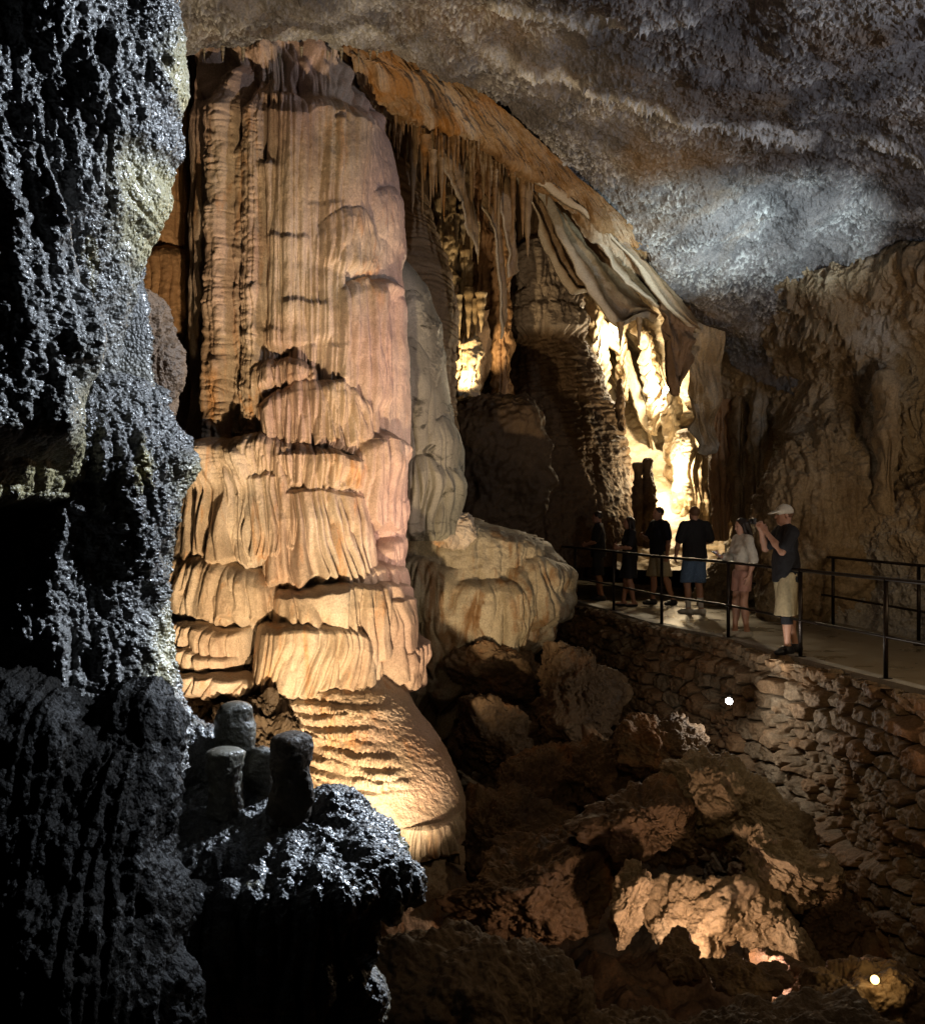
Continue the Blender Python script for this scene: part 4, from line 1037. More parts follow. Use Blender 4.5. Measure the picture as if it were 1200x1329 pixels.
# ================================================================== 11. wet rock close at the left
def pop(V, s, seed):
    d, r = worley(V, s, seed)
    return np.clip(1-d*1.15, 0, 1)**.8*(.5+.5*r)
def wet_disp(V, k=1.0, seed=0):
    h = .035*fbm(V, 3.5, 3, seed, st=(1, 1, .6)) + .020*(.4-billow(V, 8, 3, seed+2, st=(1, 1, .45)))
    h += .018*pop(V*np.array([1, 1, .75]), 34, seed+6) + .016*pop(V*np.array([1, 1, .75]), 58, seed+3) + .008*pop(V, 105, seed+4)
    return h*k
def wet_tint(V, seed=0):
    return np.clip(sstep(.10, .28, fbm(V, 2.6, 4, seed+5, st=(1, 1, .4))), 0, 1)*.0
def pillar_relief(x, y, V, th):
    h = wet_disp(V, 1.0, 1)
    h += .016*flutes(x, y, 26, 220, 131, .5)+.007*flutes(x, y, 10, 120, 132, .5)+.045*(fbm(V, 5, 3, 44, .5, (1, 1, .7)))
    # block standing forward at the far left, flat shadow side to us
    h += .20*(1-sstep(105, 128, x))*sstep(262, 280, y)*(1-sstep(560, 660, y))
    h += .10*(1-sstep(40, 110, x+.3*(y-90)))*sstep(80, 100, y)
    # smooth yellow folds at the edge and under the block
    yel = np.exp(-(((x-(215-(y-230)*.12))/26)**2))*sstep(205, 255, y)*(1-sstep(440, 475, y)) + np.exp(-(((x-75)/45)**2+((y-622)/34)**2))
    yel += .7*np.exp(-((x-236)/9)**2)*(1-sstep(130, 170, y)) + .5*np.exp(-(((x-120)/25)**2+((y-560)/70)**2))
    yel = np.clip(yel*1.3+.5*perlin(x/18, y/40, 6.6)*yel, 0, 1)
    h -= .55*sstep(0, 1, (y-(638+22*perlin(x/34, .5, 1.2)+10*perlin(x/11, 2.5, 1.2)-.0016*(x-80)**2))/46)**2
    h = h*(1-.6*yel) + yel*.03*np.abs(perlin(x/16, y/40, 2.1))
    return h, yel
tag(tube('wet_rock_pillar', -60, 705, [(-60, -420), (705, -400)],
         [(-60, 206), (0, 208), (55, 230), (105, 241), (130, 242), (160, 224), (200, 232), (235, 222), (280, 217), (308, 198), (335, 184), (370, 162), (430, 146), (480, 142), (520, 140), (580, 140), (640, 118), (705, 108)], 3.35, .62, 820, 1500, pillar_relief, M['wet'], back=.1),
    'glistening wet black rock pillar filling the upper left edge, with yellowish folds', 'rock')
def lower_relief(x, y, V, th):
    h = wet_disp(V, 1.1, 7)+.018*flutes(x-y*.06, y, 22, 200, 133, .5)+.008*flutes(x, y, 9, 120, 134, .5)+.04*(fbm(V, 5, 3, 46, .5, (1, 1, .7)))
    h -= .10*(1-sstep(40, 130, x))
    yel = np.clip(np.exp(-((x-(248-(y-600)*.16))/12)**2)*sstep(570, 620, y), 0, 1)*.8
    return h, yel
tag(tube('wet_rock_pillar', 466, 1000, [(466, -200), (520, -300), (660, -380), (1000, -420)], [(466, 170), (490, 195), (530, 217), (575, 236), (605, 246), (640, 232), (690, 218), (760, 206), (830, 212), (900, 220), (1000, 222)],
         3.55, .5, 760, 1200, lower_relief, M['wet'], cap=40, back=.3), 'second glistening wet rock bulge, below the pillar and above the dark ledge', 'rock')
def slim_relief(x, y, V, th): return wet_disp(V, .8, 9)+.02*flutes(x, y, 9, 100, 135)
tag(tube('rock_flake', 380, 560, [(380, 170), (560, 180)], [(380, 204), (440, 218), (480, 228), (520, 222), (560, 210)], 4.3, .15, 240, 360, slim_relief, M['dark'], cap=14), 'thin brown flake of rock peeping from behind the wet pillar', 'rock')

def px_m(w, d): return w/F*d
def sdf_rock(name, prims, h, mat, label, cat, k=.06, disp=None, tintf=None):
    C = np.array([P(*p[:3]) for p in prims]); Rr = np.array([[px_m(p[3], p[2]), p[5], px_m(p[4], p[2])] for p in prims])
    m = Rr.max(1)[:, None]*1.05+.05
    f = Field((C-m).min(0), (C+m).max(0), h)
    for c, r, p in zip(C, Rr, prims): f.ell(c, r, k, rot(0, p[6], 0) if len(p) > 6 else None)
    V, Q = f.mesh()
    N = vert_normals(V, Q)
    W = V+N*disp(V)[:, None]
    return tag(link(name, W, Q, mat, attr=tintf(V) if tintf else None), label, cat)
def ledge_disp(V):
    h = wet_disp(V, .9, 21)
    low = 1-sstep(.25, .75, V[:, 2])
    return h+.05*(flutes(V[:, 0]*420, -V[:, 2]*420, 26, 160, 141)-.4)*low
DRIP = [(250+i*21+float(q), 1185+8*math.sin(i*2.1)+(74 if i > 8 else 70), 3.74+.06*math.sin(i*1.7), 11+3.5*math.sin(i*3.3), 85+40*math.sin(i*1.3+.6), .045) for i, q in enumerate(np.random.default_rng(8).normal(0, 5, 12))]
sdf_rock('wet_ledge', [(262, 1018, 4.38, 80, 44, .26), (300, 1062, 4.22, 112, 50, .24), (330, 1100, 4.04, 132, 54, .22), (362, 1136, 3.86, 132, 52, .20), (392, 1168, 3.68, 108, 44, .17), (440, 1178, 3.7, 52, 34, .13), (290, 1150, 3.85, 90, 60, .2),
                       (425, 1060, 4.1, 50, 32, .16), (455, 1100, 4.0, 76, 40, .2), (488, 1136, 3.86, 54, 44, .18), (505, 1155, 3.78, 36, 34, .13), (240, 985, 4.25, 50, 46, .2), (290, 1275, 3.98, 140, 140, .2), (392, 1275, 3.92, 58, 110, .15)] + DRIP + [(452, 1212, 3.72, 30, 52, .09), (443, 1256, 3.70, 20, 66, .07), (430, 1310, 3.70, 15, 70, .055)] + [(a, b, 3.56, w, h_, .05) for a, b, w, h_ in ((398, 1238, 17, 74), (374, 1262, 13, 96), (350, 1228, 12, 66), (326, 1266, 13, 104), (300, 1232, 12, 76), (276, 1262, 13, 96), (410, 1300, 12, 60), (252, 1236, 12, 80))],
         .0065, M['wet'], 'wet black rock ledge jutting into the lower left, sparkling on top and dripping in front', 'rock ledge', .045, ledge_disp, lambda V: np.clip(fbm(V, 3, 3, 3)*1.4-.25, 0, 1)*sstep(.0, .9, .9-V[:, 2]))
def mass_disp(V): return wet_disp(V, 1.0, 31)+.03*fbm(V, 4, 4, 35)+.022*(flutes(V[:, 0]*460, -V[:, 2]*460, 22, 200, 37, .3)-.4)+.012*flutes(V[:, 0]*460, -V[:, 2]*460, 9, 140, 38, .3)
sdf_rock('dark_rock', [(40, 1160, 3.1, 160, 180, .3), (150, 1050, 3.2, 70, 90, .2), (176, 950, 3.3, 46, 60, .16), (110, 1000, 3.3, 60, 60, .16), (20, 1330, 3.0, 210, 240, .35), (150, 1200, 3.1, 70, 190, .22), (-60, 1000, 3.1, 190, 130, .3)],
         .0075, M['black'], 'rounded rock filling the lower left corner, shade put into its near-black colour', 'rock', .06, mass_disp)
boulder('wet_rock', P(172, 915, 3.45), (.13, .12, .07), M['wet'], 81, .3, .02)
tag(bpy.data.objects['wet_rock'], 'small wet black rock lying on top of the dark corner rock', 'rock')
# stubby stalagmites on the ledge
def stub(px, top, bot, w, d, lb, sd, mt='wet'):
    def rf(x, y, V, th): return .012*fbm(V, 9, 3, sd)+.004*pop(V, 60, sd)+.020*perlin(x/36, y/38, sd*1.3)+.003*perlin(x/14, y/9, sd*2.3)
    tag(tube('stubby_stalagmite', top, bot, [(top, px-w*.40), (top+20, px-w*.5), (bot, px-w*.55)], [(top, px+w*.46), (top+20, px+w*.5), (bot, px+w*.56)], d, px_m(w*.45, d), 160, 160, rf, M[mt], cap=9), lb, 'stalagmite')
stub(306, 910, 1010, 48, 4.15, 'tallest pale flat-topped stump among the stubby stalagmites on the ledge', 83, 'stub')
stub(252, 934, 1020, 36, 4.2, 'shadowed stump at the left end of the stubby stalagmites', 84, 'stub')
stub(294, 970, 1060, 46, 3.95, 'low round-topped stump in front of the tallest one', 85, 'stub')
stub(338, 968, 1050, 38, 4.1, 'short stump between the tallest and the dark pointed one', 86, 'stub')
stub(377, 950, 1070, 52, 3.95, 'dark dome-topped stump at the right end of the stubby stalagmites', 87, 'near')
# ================================================================== 12. visitors on the walkway
SKIN = plain('skin', (.50,.27,.18), .5, 0, .08, 30)
SKIN2 = plain('tanned_skin', (.42,.21,.13), .5, 0, .08, 30)
BLACKC = plain('black_cotton', (.012,.012,.015), .85, 0, .3, 40, .003)
NAVY = plain('black_blue_cotton', (.010,.011,.018), .85, 0, .3, 40, .003)
KHAKI = plain('khaki_cloth', (.42,.34,.20), .85, 0, .15, 30, .004)
WHITEC = plain('cream_blouse_cloth', (.66,.61,.52), .8, 0, .1, 26, .006)
DENIM = plain('blue_denim', (.10,.17,.30), .8, 0, .35, 60, .003)
PINKC = plain('dusty_pink_cloth', (.46,.24,.18), .8, 0, .12, 30, .004)
WSHOE = plain('white_leather', (.62,.60,.56), .5, 0, .1, 30)
BSHOE = plain('black_shoe_mesh', (.015,.016,.022), .5, 0, .3, 40)
HAIRD = plain('dark_brown_hair', (.02,.011,.007), .5, 0, .5, 70, .004, st=(1, 1, .2))
HAIRR = plain('short_ginger_hair', (.16,.08,.04), .6, 0, .4, 90, .003)
CAPC = plain('cream_cap_cloth', (.60,.55,.44), .85, 0, .1, 40, .002)
SOCK = plain('white_sock_knit', (.66,.65,.66), .9, 0, .1, 80, .002)
SCREEN = plain('lit_phone_screen', (.1, .1, .12), .2, 0, .02, 10, emit=((.8, .85, 1), 1.6))
DEVICE = plain('black_device_plastic', (.015, .015, .017), .3, 0, .1, 20)
EYE = plain('eye_dark', (.03, .02, .015), .2, 0, .1, 30)


class Body:
    def __init__(self, x, y, heading, H, w=1.0):
        self.o = np.array([x, y, .006]); self.k = H/1.78; self.R = rot(0, 0, math.radians(heading)); self.w = w
        self.J = dict(hipL=(0, .092, .93), hipR=(0, -.092, .93), kneeL=(.02, .10, .50), kneeR=(.02, -.10, .50), ankL=(-.02, .105, .085), ankR=(-.02, -.105, .085),
                      shL=(-.01, .185*w, 1.455), shR=(-.01, -.185*w, 1.455), elL=(-.02, .24, 1.17), elR=(-.02, -.24, 1.17), wrL=(.06, .24, .93), wrR=(.06, -.24, .93))
        self.lean = 0.0; self.yaw = 0.0; self.pitch = 0.0
        self.hand = dict(L=((0, -1, 0), .5), R=((0, 1, 0), .5))
        self.toe = dict(L=8, R=-8)
        self.body = None
    def W(self, p):
        p = np.asarray(p, float)
        return self.o+(p*self.k) @ self.R.T
    def field(self, lo, hi, h):
        c = np.array([[a, b, d] for a in (lo[0], hi[0]) for b in (lo[1], hi[1]) for d in (lo[2], hi[2])])
        self.f = Field(lo, hi, h); return self.f
    def up(self, p):                      # lean of the upper body about the hips
        p = np.array(p, float); z = p[2]-.95
        if z > 0: p = p+np.array([math.sin(self.lean)*z, 0, (math.cos(self.lean)-1)*z])
        return p
    def torso(self, f, g=0.0, k=.05, fem=False):
        w = self.w
        f.ell(self.up((-.005, 0, 1.30)), (.108+g, .160*w+g, .19+g), k); f.ell(self.up((.006, 0, 1.10)), (.104+g, (.128 if fem else .148)*w+g, .17+g), k)
        f.ell((-.008, 0, .955), (.112+g, (.158 if fem else .155)*w+g, .12+g), k)
        if fem: f.ell(self.up((.085, .065, 1.29)), (.05+g, .06+g, .06+g), .04); f.ell(self.up((.085, -.065, 1.29)), (.05+g, .06+g, .06+g), .04)
        for s in 'LR':
            sh = np.array(self.J['sh'+s]); f.cap(self.up((-.01, sh[1]*.28, 1.485)), self.up(sh+np.array([0, 0, -.012])), .058+g*.8, .054+g*.8, k)
    def arm(self, f, s, g=0.0, upto=2.0, k=.03, g2=None):
        a, b, c = self.up(self.J['sh'+s]), self.up(self.J['el'+s]), self.up(self.J['wr'+s]); w = .9+.1*self.w
        if upto <= 1: f.cap(a, a+(b-a)*upto, .052*w+g, .047*w+(g if g2 is None else g2), k)
        else:
            f.cap(a, b, .050*w+g, .039*w+g, k); f.cap(b, b+(c-b)*.4, .038*w+g, .039*w+g, k); f.cap(b+(c-b)*.4, b+(c-b)*(upto-1), .039*w+g, .027*w+(g if g2 is None else g2), k)
    def hands(self, f, s):
        a_, c = self.up(self.J['el'+s]), self.up(self.J['wr'+s]); a = c-a_; a /= np.linalg.norm(a)
        n, curl = self.hand[s]; n = np.array(n, float); n -= a*(n@a); n /= np.linalg.norm(n); t = np.cross(a, n)
        sg = 1 if s == 'L' else -1
        if len(self.hand[s]) > 2: pass
        f.cap(c, c+a*.03, .026, .028, .02, (n, .65)); f.cap(c+a*.03, c+a*.085, .034, .036, .02, (n, .42))
        for i, L in enumerate((.040, .047, .044, .034)):
            b = c+a*.09+t*(-.031+.0205*i)*sg
            d1 = a*math.cos(curl)+n*math.sin(curl); m = b+d1*L; d2 = a*math.cos(curl*2.1)+n*math.sin(curl*2.1)
            m2 = m+d2*L*.65; d3 = a*math.cos(curl*2.9)+n*math.sin(curl*2.9)
            f.cap(b-a*.012, m, .0105, .0098, .006); f.cap(m, m2, .0098, .009, .004); f.cap(m2, m2+d3*L*.45, .009, .0078, .004)
        b = c+a*.032-t*.030*sg; d = a*.62-t*.62*sg+n*.35; d /= np.linalg.norm(d); m = b+d*.04
        f.cap(b, m, .014, .0115, .012); d = a*.8-t*.25*sg+n*.5; d /= np.linalg.norm(d); f.cap(m, m+d*.03, .0115, .009, .004)
    def headframe(self):
        return self.up((.018, 0, 1.655)), rot(0, self.pitch, self.yaw)
    def head(self, f, g=0.0):
        c, R = self.headframe(); q = lambda *p: c+R@np.array(p)
        f.cap(self.up((-.012, 0, 1.46)), c+R@np.array([-.02, 0, -.06]), .058, .054, .03)
        f.ell(q(-.008, 0, .022), (.098, .077, .098), .02, R); f.ell(q(.026, 0, -.048), (.068, .058, .066), .035, R); f.ell(q(.058, 0, -.088), (.028, .03, .022), .03, R)
        f.cap(q(.088, 0, .018), q(.107, 0, -.022), .009, .013, .010); f.cap(q(.072, .034, .032), q(.084, 0, .036), .012, .012, .012); f.cap(q(.072, -.034, .032), q(.084, 0, .036), .012, .012, .012)
        for s in (1, -1):
            f.ell(q(.086, s*.031, .012), (.016, .019, .012), .008, R, sub=True); f.ell(q(.074, s*.031, .012), (.013, .013, .012), .004, R)
            f.ell(q(-.004, s*.078, -.006), (.019, .009, .032), .008, R)
        f.ell(q(.088, 0, -.055), (.012, .024, .006), .006, R); f.ell(q(.086, 0, -.066), (.012, .020, .007), .006, R)
    def leg(self, f, s, g=0.0, k=.03):
        h, kn, an = [np.array(self.J[n+s]) for n in ('hip', 'knee', 'ank')]
        f.cap(h, kn, .088*self.w**.5+g, .056+g, .05); f.cap(kn, an, .054+g, .036+g, k)
        m = kn+(an-kn)*.33+np.array([-.022, 0, 0]); f.ell(m, (.048+g, .046+g, .11+g), .04)
    def foot(self, f, s, g=0.0):
        an = np.array(self.J['ank'+s]); t = math.radians(self.toe[s]); d = np.array([math.cos(t), math.sin(t), 0]); b = np.array([an[0], an[1], an[2]-.085])
        f.cap(an, b-d*.035+np.array([0, 0, .038]), .037+g, .034+g, .03); f.cap(b-d*.035+np.array([0, 0, .036]), b+d*.10+np.array([0, 0, .034]), .035+g, .036+g, .03)
        f.cap(b+d*.10+np.array([0, 0, .032]), b+d*.165+np.array([0, 0, .026]), .038+g, .026+g, .03, ((0, 0, 1), .8))
    def emit(self, name, f, mat, parent=None, smooth=True):
        V, Q = f.mesh()
        Wv = self.W(V)
        o = link(name, Wv, Q, mat, parent, origin=self.o if parent is None else None)
        return o
    def box(self): return (-.55, -.55, -.02), (.75, .55, 1.85)
    def build(self, label, skin, h, fem=False, group=None):
        f = self.field(*self.box(), h); self.torso(f, 0, .05, fem)
        for s in 'LR': self.arm(f, s); self.leg(f, s); self.foot(f, s)
        self.head(f)
        for s in 'LR': self.hands(f, s)
        self.body = self.emit('person', f, skin); tag(self.body, label, 'person', group); self.h = h; self.fem = fem
        return self.body
    def clip(self, f, ax, lim, keep_below=True):
        g = (f.lo[ax]+np.arange(f.n[ax])*f.h).astype(f32); sh = [1, 1, 1]; sh[ax] = -1
        p = (g-lim if keep_below else lim-g).reshape(sh); f.f = np.maximum(f.f, p)
    def shirt(self, mat, sleeve=.6, hem=.90, g=.017, name='shirt', loose=.012, neck=1.575, ends=None):
        f = self.field(*self.box(), self.h); self.torso(f, g, .05, self.fem)
        for s in 'LR': self.arm(f, s, g+.004, sleeve if not isinstance(sleeve, dict) else sleeve[s], .03, ends)
        self.torso_hem(f, g+loose, hem); self.clip(f, 2, neck); self.clip(f, 2, hem, False)
        # folds
        V, Q = f.mesh(); N = vert_normals(V, Q)
        V = V+N*(.013*perlin(V[:, 0]*8, V[:, 1]*8, V[:, 2]*5+3)+.012*np.abs(perlin(V[:, 0]*16, V[:, 1]*16, V[:, 2]*9)))[:, None]
        return link(name, self.W(V), Q, mat, self.body)
    def torso_hem(self, f, g, hem):
        if hem < 1.05: f.cap(self.up((0, .055, 1.15)), (-.005, .055, hem), .095+g, .105+g, .05); f.cap(self.up((0, -.055, 1.15)), (-.005, -.055, hem), .095+g, .105+g, .05)
    def shorts(self, mat, bottom=.48, g=.018, name='shorts', flare=.03, top=1.02):
        f = self.field(*self.box(), self.h)
        f.ell((-.008, 0, .955), (.112+g, .16*self.w+g, .13), .05)
        for s in 'LR':
            hp, kn = np.array(self.J['hip'+s]), np.array(self.J['knee'+s]); t = (hp[2]-bottom)/(hp[2]-kn[2]); f.cap(hp, hp+(kn-hp)*t*1.08, .086+g, .066+g+flare, .025)
        self.clip(f, 2, top); self.clip(f, 2, bottom, False)
        V, Q = f.mesh(); N = vert_normals(V, Q)
        V = V+N*(.012*perlin(V[:, 0]*9, V[:, 1]*9, V[:, 2]*3.5)+.006*np.abs(perlin(V[:, 0]*20, V[:, 1]*20, V[:, 2]*7)))[:, None]
        return link(name, self.W(V), Q, mat, self.body)
    def shoes(self, mat, g=.012, top=.10, name='shoe'):
        for s in 'LR':
            f = self.field(*self.box(), self.h); self.foot(f, s, g); self.clip(f, 2, top); self.clip(f, 2, -.004, False); self.emit(name, f, mat, self.body)
    def socks(self, mat, a=.07, b=.24):
        for s in 'LR':
            f = self.field(*self.box(), self.h); self.leg(f, s, .006); self.clip(f, 2, b); self.clip(f, 2, a, False); self.emit('sock', f, mat, self.body)
    def hair(self, mat, style):
        c, R = self.headframe(); q = lambda *p: c+R@np.array(p)
        f = self.field(*self.box(), self.h)
        f.ell(q(-.018, 0, .034), (.100, .084, .094), .02, R)
        if style == 'long':
            for y in (-.06, -.03, 0, .03, .06): f.cap(q(-.06, y, .03), q(-.085, y*1.25, -.17-.02*math.cos(y*40)), .045, .032, .03)
            for y in (-.078, .078): f.cap(q(.01, y, .04), q(.0, y*1.12, -.13), .026, .026, .02)
            f.ell(q(.085, 0, -.03), (.05, .056, .09), .02, R, sub=True)
        else:
            f.ell(q(.075, 0, -.05), (.085, .09, .105), .015, R, sub=True); f.ell(q(0, 0, -.13), (.12, .12, .115), .01, R, sub=True)
        return self.emit('hair', f, mat, self.body)
    def cap_hat(self, mat):
        c, R = self.headframe(); q = lambda *p: c+R@np.array(p)
        f = self.field(*self.box(), self.h)
        f.ell(q(-.008, 0, .040), (.110, .090, .098), .02, R); f.ell(q(-.01, 0, -.075), (.16, .14, .115), .006, R, sub=True)
        f.ell(q(.115, 0, .048), (.088, .078, .013), .012, R @ rot(0, .22, 0)); f.ell(q(0, 0, .139), (.01, .01, .006), .004)
        return self.emit('cap', f, mat, self.body)
    def eyes(self):
        c, R = self.headframe()
        for s in (1, -1): boulder('eye', self.W(c+R@np.array([.081, s*.031, .012])), np.array([.008]*3)*self.k, EYE, 1, 0, 0, nu=12, nv=8, parent=self.body)

def at(px, py): d = CZ*F/(py-CY); return (px-CX)/F*d, d

# the man in the cap, taking a picture
x, y = at(1019, 848)
b = Body(x, y, 184, 1.83, 1.06)
b.J.update(elL=(.13, .235, 1.225), wrL=(.27, .085, 1.46), elR=(.17, -.225, 1.25), wrR=(.29, -.045, 1.49), kneeL=(.04, .11, .50), ankL=(.015, .115, .085), kneeR=(-.06, -.10, .50), ankR=(-.17, -.12, .085))
b.hand = dict(L=((.3, -1, .1), .45), R=((.3, 1, .1), .45)); b.toe = dict(L=22, R=-14); b.pitch = .06
b.build('man in a cream cap and black shirt lifting a small camera, beside the front railing', SKIN, .0075)
b.shirt(BLACKC, .72, .86, .024); b.shorts(KHAKI, .465, .026, flare=.045); b.shoes(BSHOE); b.hair(HAIRR, 'short'); b.cap_hat(CAPC); b.eyes()
f = b.field(*b.box(), .0075); b.leg(f, 'L', .010); b.clip(f, 2, .45); b.clip(f, 2, .355, False); b.emit('knee_brace', f, BLACKC, b.body)
man = b
c = b.W(b.up((.395, .0, 1.585)))
def box_mesh(name, c, size, R, mat, parent=None, bev=.2):
    D = sphere_grid(48, 32); S = D/((np.abs(D)**9).sum(-1, keepdims=True)**(1/9)); V = (S*np.array(size)/2) @ R.T + np.array(c)
    Vf = V.reshape(-1, 3); N = len(Vf); j = np.arange(48); j2 = (j+1) % 48
    Vf = np.concatenate([Vf, [Vf[:48].mean(0)], [Vf[N-48:].mean(0)]])
    T = np.concatenate([np.stack([np.full(48, N), j, j2], -1), np.stack([np.full(48, N+1), N-48+j2, N-48+j], -1)])
    return link(name, Vf, grid_quads(32, 48, True)[:, ::-1], mat, parent, tris=T)
cam_o = empty('camera_device', c-np.array([0, 0, .035]), 'small black camera held up before the face of the man in the cap', 'camera')
box_mesh('camera_body', c, (.035, .125, .075), b.R, DEVICE, cam_o); polyrod('lens_barrel', [c+b.R@np.array([.015, 0, 0]), c+b.R@np.array([.05, 0, 0]), c+b.R@np.array([.052, 0, 0])], [.03, .028, .022], DEVICE, cam_o, 20)

# the woman in the cream blouse, looking at her phone
x, y = at(963, 827)
b = Body(x, y, 196, 1.66, .86)
b.J.update(elR=(.06, -.225, 1.15), wrR=(.29, -.12, 1.20), elL=(-.05, .235, 1.17), wrL=(.01, .215, .92), kneeL=(.03, .085, .50), ankL=(-.03, .085, .085), kneeR=(.06, -.085, .5), ankR=(.07, -.09, .085))
b.hand = dict(L=((0, -1, 0), .35), R=((.1, .5, 1), .55)); b.pitch = .22; b.yaw = .05
b.build('dark-haired woman in a short cream blouse and pink shorts looking down at a phone', SKIN, .0075, True)
b.shirt(WHITEC, dict(L=1.93, R=1.8), 1.115, .022, 'blouse', ends=.012); b.shorts(PINKC, .69, .012, flare=.02, top=1.0); b.shoes(WSHOE, .014, .085); b.hair(HAIRD, 'long'); b.eyes()
c = b.W(b.up((.395, -.085, 1.245)))
ph = box_mesh('phone', c, (.145, .072, .011), b.R @ rot(0, -.5, 0), DEVICE)
tag(ph, 'phone with a lit screen held by the woman in the cream blouse', 'phone')
scr = box_mesh('screen', c+(b.R @ rot(0, -.5, 0))@np.array([0, 0, .0062]), (.132, .064, .0016), b.R @ rot(0, -.5, 0), SCREEN, ph)

# the man in black seen from behind
x, y = at(901, 797)
b = Body(x, y, 112, 1.84, 1.12)
b.J.update(elL=(.02, .30, 1.19), wrL=(.14, .27, .97), elR=(-.03, -.30, 1.20), wrR=(.20, -.27, 1.17), kneeL=(.07, .10, .50), ankL=(.03, .10, .085), kneeR=(.0, -.08, .5), ankR=(-.10, -.06, .085))
b.toe = dict(L=30, R=28)
b.build('broad man in black shirt and blue denim shorts, seen from behind facing the bright passage', SKIN, .009)
b.shirt(BLACKC, .8, .88, .028); b.shorts(DENIM, .52, .024, flare=.035); b.socks(SOCK, .08, .27); b.shoes(WSHOE, .012, .09); b.hair(HAIRR, 'short')

x, y = at(817, 787)
b = Body(x, y, 186, 1.66, .9)
b.J.update(elL=(.06, .23, 1.17), wrL=(.24, .10, 1.16), elR=(.06, -.23, 1.17), wrR=(.24, -.08, 1.20), kneeL=(.03, .09, .5), ankL=(-.06, .10, .085), kneeR=(.05, -.09, .5), ankR=(.10, -.10, .085))
b.build('woman in a black dress and dark sandals, in shade left of the denim shorts', SKIN2, .010, True)
b.shirt(BLACKC, .8, .9, .02, 'dress_top'); b.shorts(BLACKC, .56, .035, 'dress_skirt', .05, 1.1); b.shoes(BSHOE, .006, .045, 'sandal'); b.hair(HAIRD, 'long'); b.eyes()

x, y = at(855, 785)
b = Body(x, y, 200, 1.84, 1.08)
b.J.update(elL=(-.04, .27, 1.17), wrL=(-.02, .25, .92), elR=(.10, -.25, 1.18), wrR=(.28, -.12, 1.25), kneeL=(-.06, .11, .5), ankL=(-.22, .12, .085), kneeR=(.06, -.1, .5), ankR=(.06, -.12, .085))
b.build('man in black shirt and khaki shorts between the black dress and the denim shorts', SKIN2, .010)
b.shirt(NAVY, .75, .86, .026); b.shorts(KHAKI, .52, .026, flare=.04); b.shoes(BSHOE); b.hair(HAIRD, 'short'); b.eyes()

for px, py, hd, H, w, lb, sh in [(742, 773, 176, 1.72, .95, 'visitor in dark clothes at the dim end of the walkway, bare legs showing', True),
                                 (700, 768, 150, 1.70, .95, 'dark silhouette of a visitor behind the pedestal rock, nearest the bare-legged one', False),
                                 (664, 764, 205, 1.78, 1.05, 'dark silhouette of a visitor behind the pedestal rock, farthest along the dim path', False),
                                 (776, 779, 170, 1.76, 1.0, 'visitor in dark shirt and shorts just left of the woman in the black dress', True),
                                 (722, 771, 200, 1.66, .92, 'short visitor in dark trousers between the bare-legged visitor and the silhouettes', False)]:
    x, y = at(px, py); b = Body(x, y, hd, H, w)
    b.J.update(elL=(.06, .24, 1.17), wrL=(.22, .12, 1.12), ankL=(-.08, .10, .085), kneeL=(.0, .1, .5))
    b.build(lb, SKIN2, .013); b.shirt(NAVY, .8, .86, .024); b.shorts(BLACKC, .5 if sh else .12, .024, 'shorts' if sh else 'trousers', .03 if sh else 0); b.shoes(BSHOE); b.hair(HAIRD, 'short')
# ================================================================== lamps that can be seen, and the cave's lighting
GLOW = plain('lamp_glass_white', (.9, .9, .9), .3, 0, .02, 10, emit=((1, .96, .9), 60))
GLOWY = plain('lamp_glass_yellow', (.9, .8, .5), .3, 0, .02, 10, emit=((1, .66, .20), 4))
GLOWC = plain('lamp_glass_cool', (.9, .9, 1), .3, 0, .02, 10, emit=((.85, .9, 1), 14))
GLOWO = plain('lamp_glass_orange', (.9, .5, .2), .3, 0, .02, 10, emit=((1, .35, .08), 2.5))
BLACK = plain('black_lamp_housing', (.02, .02, .02), .45, .3, .2, 30)
def spot_fixture(loc, aim, r, label, glow, L=2.2):
    loc = np.array(loc, float); w = np.array(aim, float)-loc; w /= np.linalg.norm(w)
    root = empty('spot_lamp', loc, label, 'lamp')
    polyrod('housing', [loc-w*r*L, loc-w*r*L*.9, loc-w*r*.5, loc-w*r*.02], [r*.5, r*.85, r, r], BLACK, root, 20)
    polyrod('lens', [loc+w*r*.0, loc+w*r*.12, loc+w*r*.2], [r*.94, r*.8, r*.3], glow, root, 20)
    polyrod('bracket', [loc-w*r*1.2, loc-w*r*1.2+np.array([.0, r*1.4, -r*.6]), loc-w*r*1.2+np.array([r*.4, r*3.2, -r*.8])], r*.22, BLACK, root, 8)
    return root
wl = P(940, 906, 13.0)+np.array([0, -.22, 0])
spot_fixture(wl, wl+np.array([-.9, -1.5, -.35]), .044, 'bright white spot lamp fixed to the dry stone wall', GLOW)
lamp('wall_lamp_light', wl+np.array([-.08, -.16, .03]), 26, (1, .93, .84), .03)
lamp('edge_light', wl+np.array([.3, -.35, .1]), 30, (1, .95, .88), .03, wl+np.array([.5, .25, .8]), 75, .6)
fl = P(1135, 1272, 7.75)
spot_fixture(fl, fl+np.array([-.1, -.9, .5]), .034, 'small yellow lamp set in the dark boulder at the lower right', GLOWY)
lamp('floor_lamp_light', fl+np.array([-.03, -.12, .08]), 3, (1, .7, .3), .04)
tl = P(635.5, 682, 17.0)
spot_fixture(tl, tl+np.array([0, -1, .1]), .022, 'tiny white light on top of the pedestal rock', GLOWC, 2)
fa = P(706, 641, 25.2)
spot_fixture(fa, fa+np.array([0, -1, .1]), .05, 'small orange light glowing far back over the dim end of the walkway', GLOWO, 2)
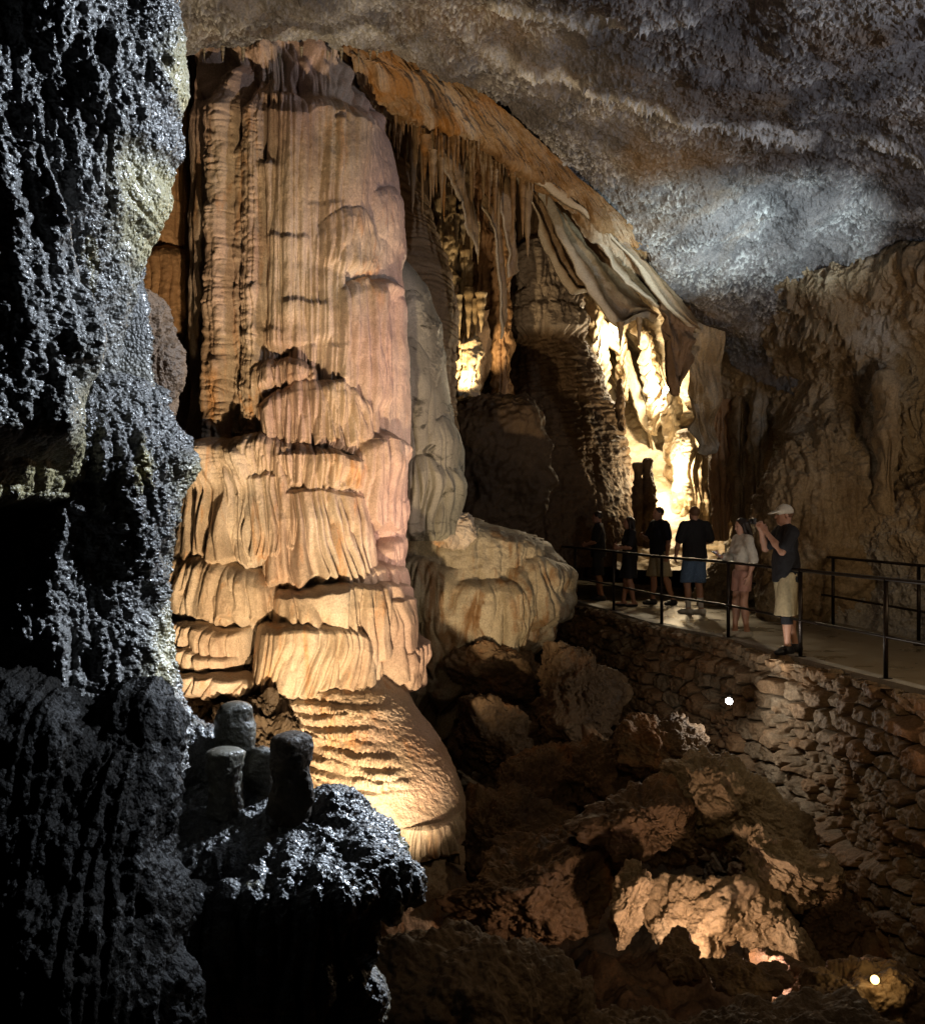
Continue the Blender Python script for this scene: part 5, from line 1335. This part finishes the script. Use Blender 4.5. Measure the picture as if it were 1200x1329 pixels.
# unseen lamps, some inferred from the lit rock, some added only as fill
WARM = (1, .72, .42)
lamp('column_key', (-.75, 7.7, -1.95), 2350, (1, .735, .44), .08, (-2.2, 13.8, 2.7), 74, .4)
lamp('column_left', (-1.75, 8.6, -1.3), 130, (1, .66, .34), .1, (-3.4, 14.6, 2.6), 64, .7)
lamp('column_side', (3.0, 10.5, .1), 900, (1, .70, .56), .1, (-1.8, 14.2, 3.4), 46, .6)
lamp('passage_lamp', P(882, 604, 23.6), 160, (1, .78, .48), .1)
lamp('passage_lamp_high', P(838, 500, 26.2)+np.array([0, -.9, 0]), 380, (1, .82, .55), .1)
lamp('passage_lamp_top', P(792, 432, 26.2), 150, (1, .84, .58), .1)
lamp('far_path_lamp', P(706, 645, 25.8), 30, (1, .5, .2), .05)
lamp('passage_lamp_low', P(850, 628, 24.2)+np.array([0, -.3, .1]), 80, (1, .78, .46), .1)
lamp('niche_lamp', P(604, 512, 21.3), 260, (1, .72, .38), .06, P(603, 380, 22.4), 95, .5)
lamp('ceiling_cool', (5.8, 12.2, .6), 3900, (.78, .96, 1.0), .1, (3.4, 16.5, 5.9), 26, 1.0)
lamp('ceiling_cool_right', (6.1, 12.0, .8), 3300, (.78, .94, 1.0), .1, (4.8, 16.4, 6.05), 27, 1.0)
lamp('ceiling_blue', (7.8, 8.0, 3.6), 800, (.78, .84, 1.0), .12, (3.6, 12.4, 7.0), 110, .9)
lamp('near_cool', (2.9, 4.7, 3.9), 1750, (.76, .86, 1.0), .05, (-.95, 3.4, 2.45), 44, .35)
lamp('ledge_cool', (1.7, 7.4, 3.4), 1500, (.74, .85, 1.0), .05, (-.62, 3.9, .62), 25, .5)
lamp('hollow_lamp', P(880, 1262, 8.9)+np.array([0, .0, .05]), 75, (1, .64, .42), .05)
lamp('pedestal_fill', (1.0, 10.8, -.4), 120, (1, .78, .5), .1, (.0, 16, 1.3), 42, .8)  # added unseen spot that brightens the pedestal rock
lamp('hollow_pink', P(1005, 1258, 8.75), 18, (1, .64, .58), .05)
lamp('path_lamp', (6.4, 9.5, 2.4), 105, (1, .74, .46), .15)
lamp('wall_wash', (6.4, 11.2, 1.3), 120, (1, .70, .38), .1, (6.3, 17.4, 4.4), 85, .8)
lamp('fore_fill', (1.8, 3.8, 2.8), 60, (1, .72, .42), .1, (.9, 5.8, -.8), 60, .8)  # added warm fill over the dark foreground rock
lamp('pit_fill', (.9, 3.2, 4.0), 190, (1, .70, .38), .2, (3.8, 12.5, -.9), 58, .9)  # added dim fill for the pit and stone wall, no known fitting
# ------------------------------------------------------------------ camera, world, colour
cam = bpy.data.cameras.new('camera'); co = bpy.data.objects.new('camera', cam); COL.objects.link(co)
co.location = (0, 0, CZ); co.rotation_euler = (math.radians(90), 0, 0)
cam.sensor_fit = 'HORIZONTAL'; cam.sensor_width = 36; cam.lens = 36*F/1200; cam.clip_start = .05; cam.clip_end = 300
SC.camera = co
w = bpy.data.worlds.new('World'); SC.world = w; w.use_nodes = True
w.node_tree.nodes['Background'].inputs[0].default_value = (.6, .7, 1, 1); w.node_tree.nodes['Background'].inputs[1].default_value = 0.0
SC.view_settings.view_transform = 'Standard'; SC.view_settings.look = 'None'; SC.view_settings.gamma = 1; SC.view_settings.exposure = 0
SC.cycles.max_bounces = 5; SC.cycles.diffuse_bounces = 1; SC.cycles.glossy_bounces = 3
SC.cycles.sample_clamp_indirect = 4.0; SC.cycles.use_denoising = True
SC.cycles.use_light_tree = True
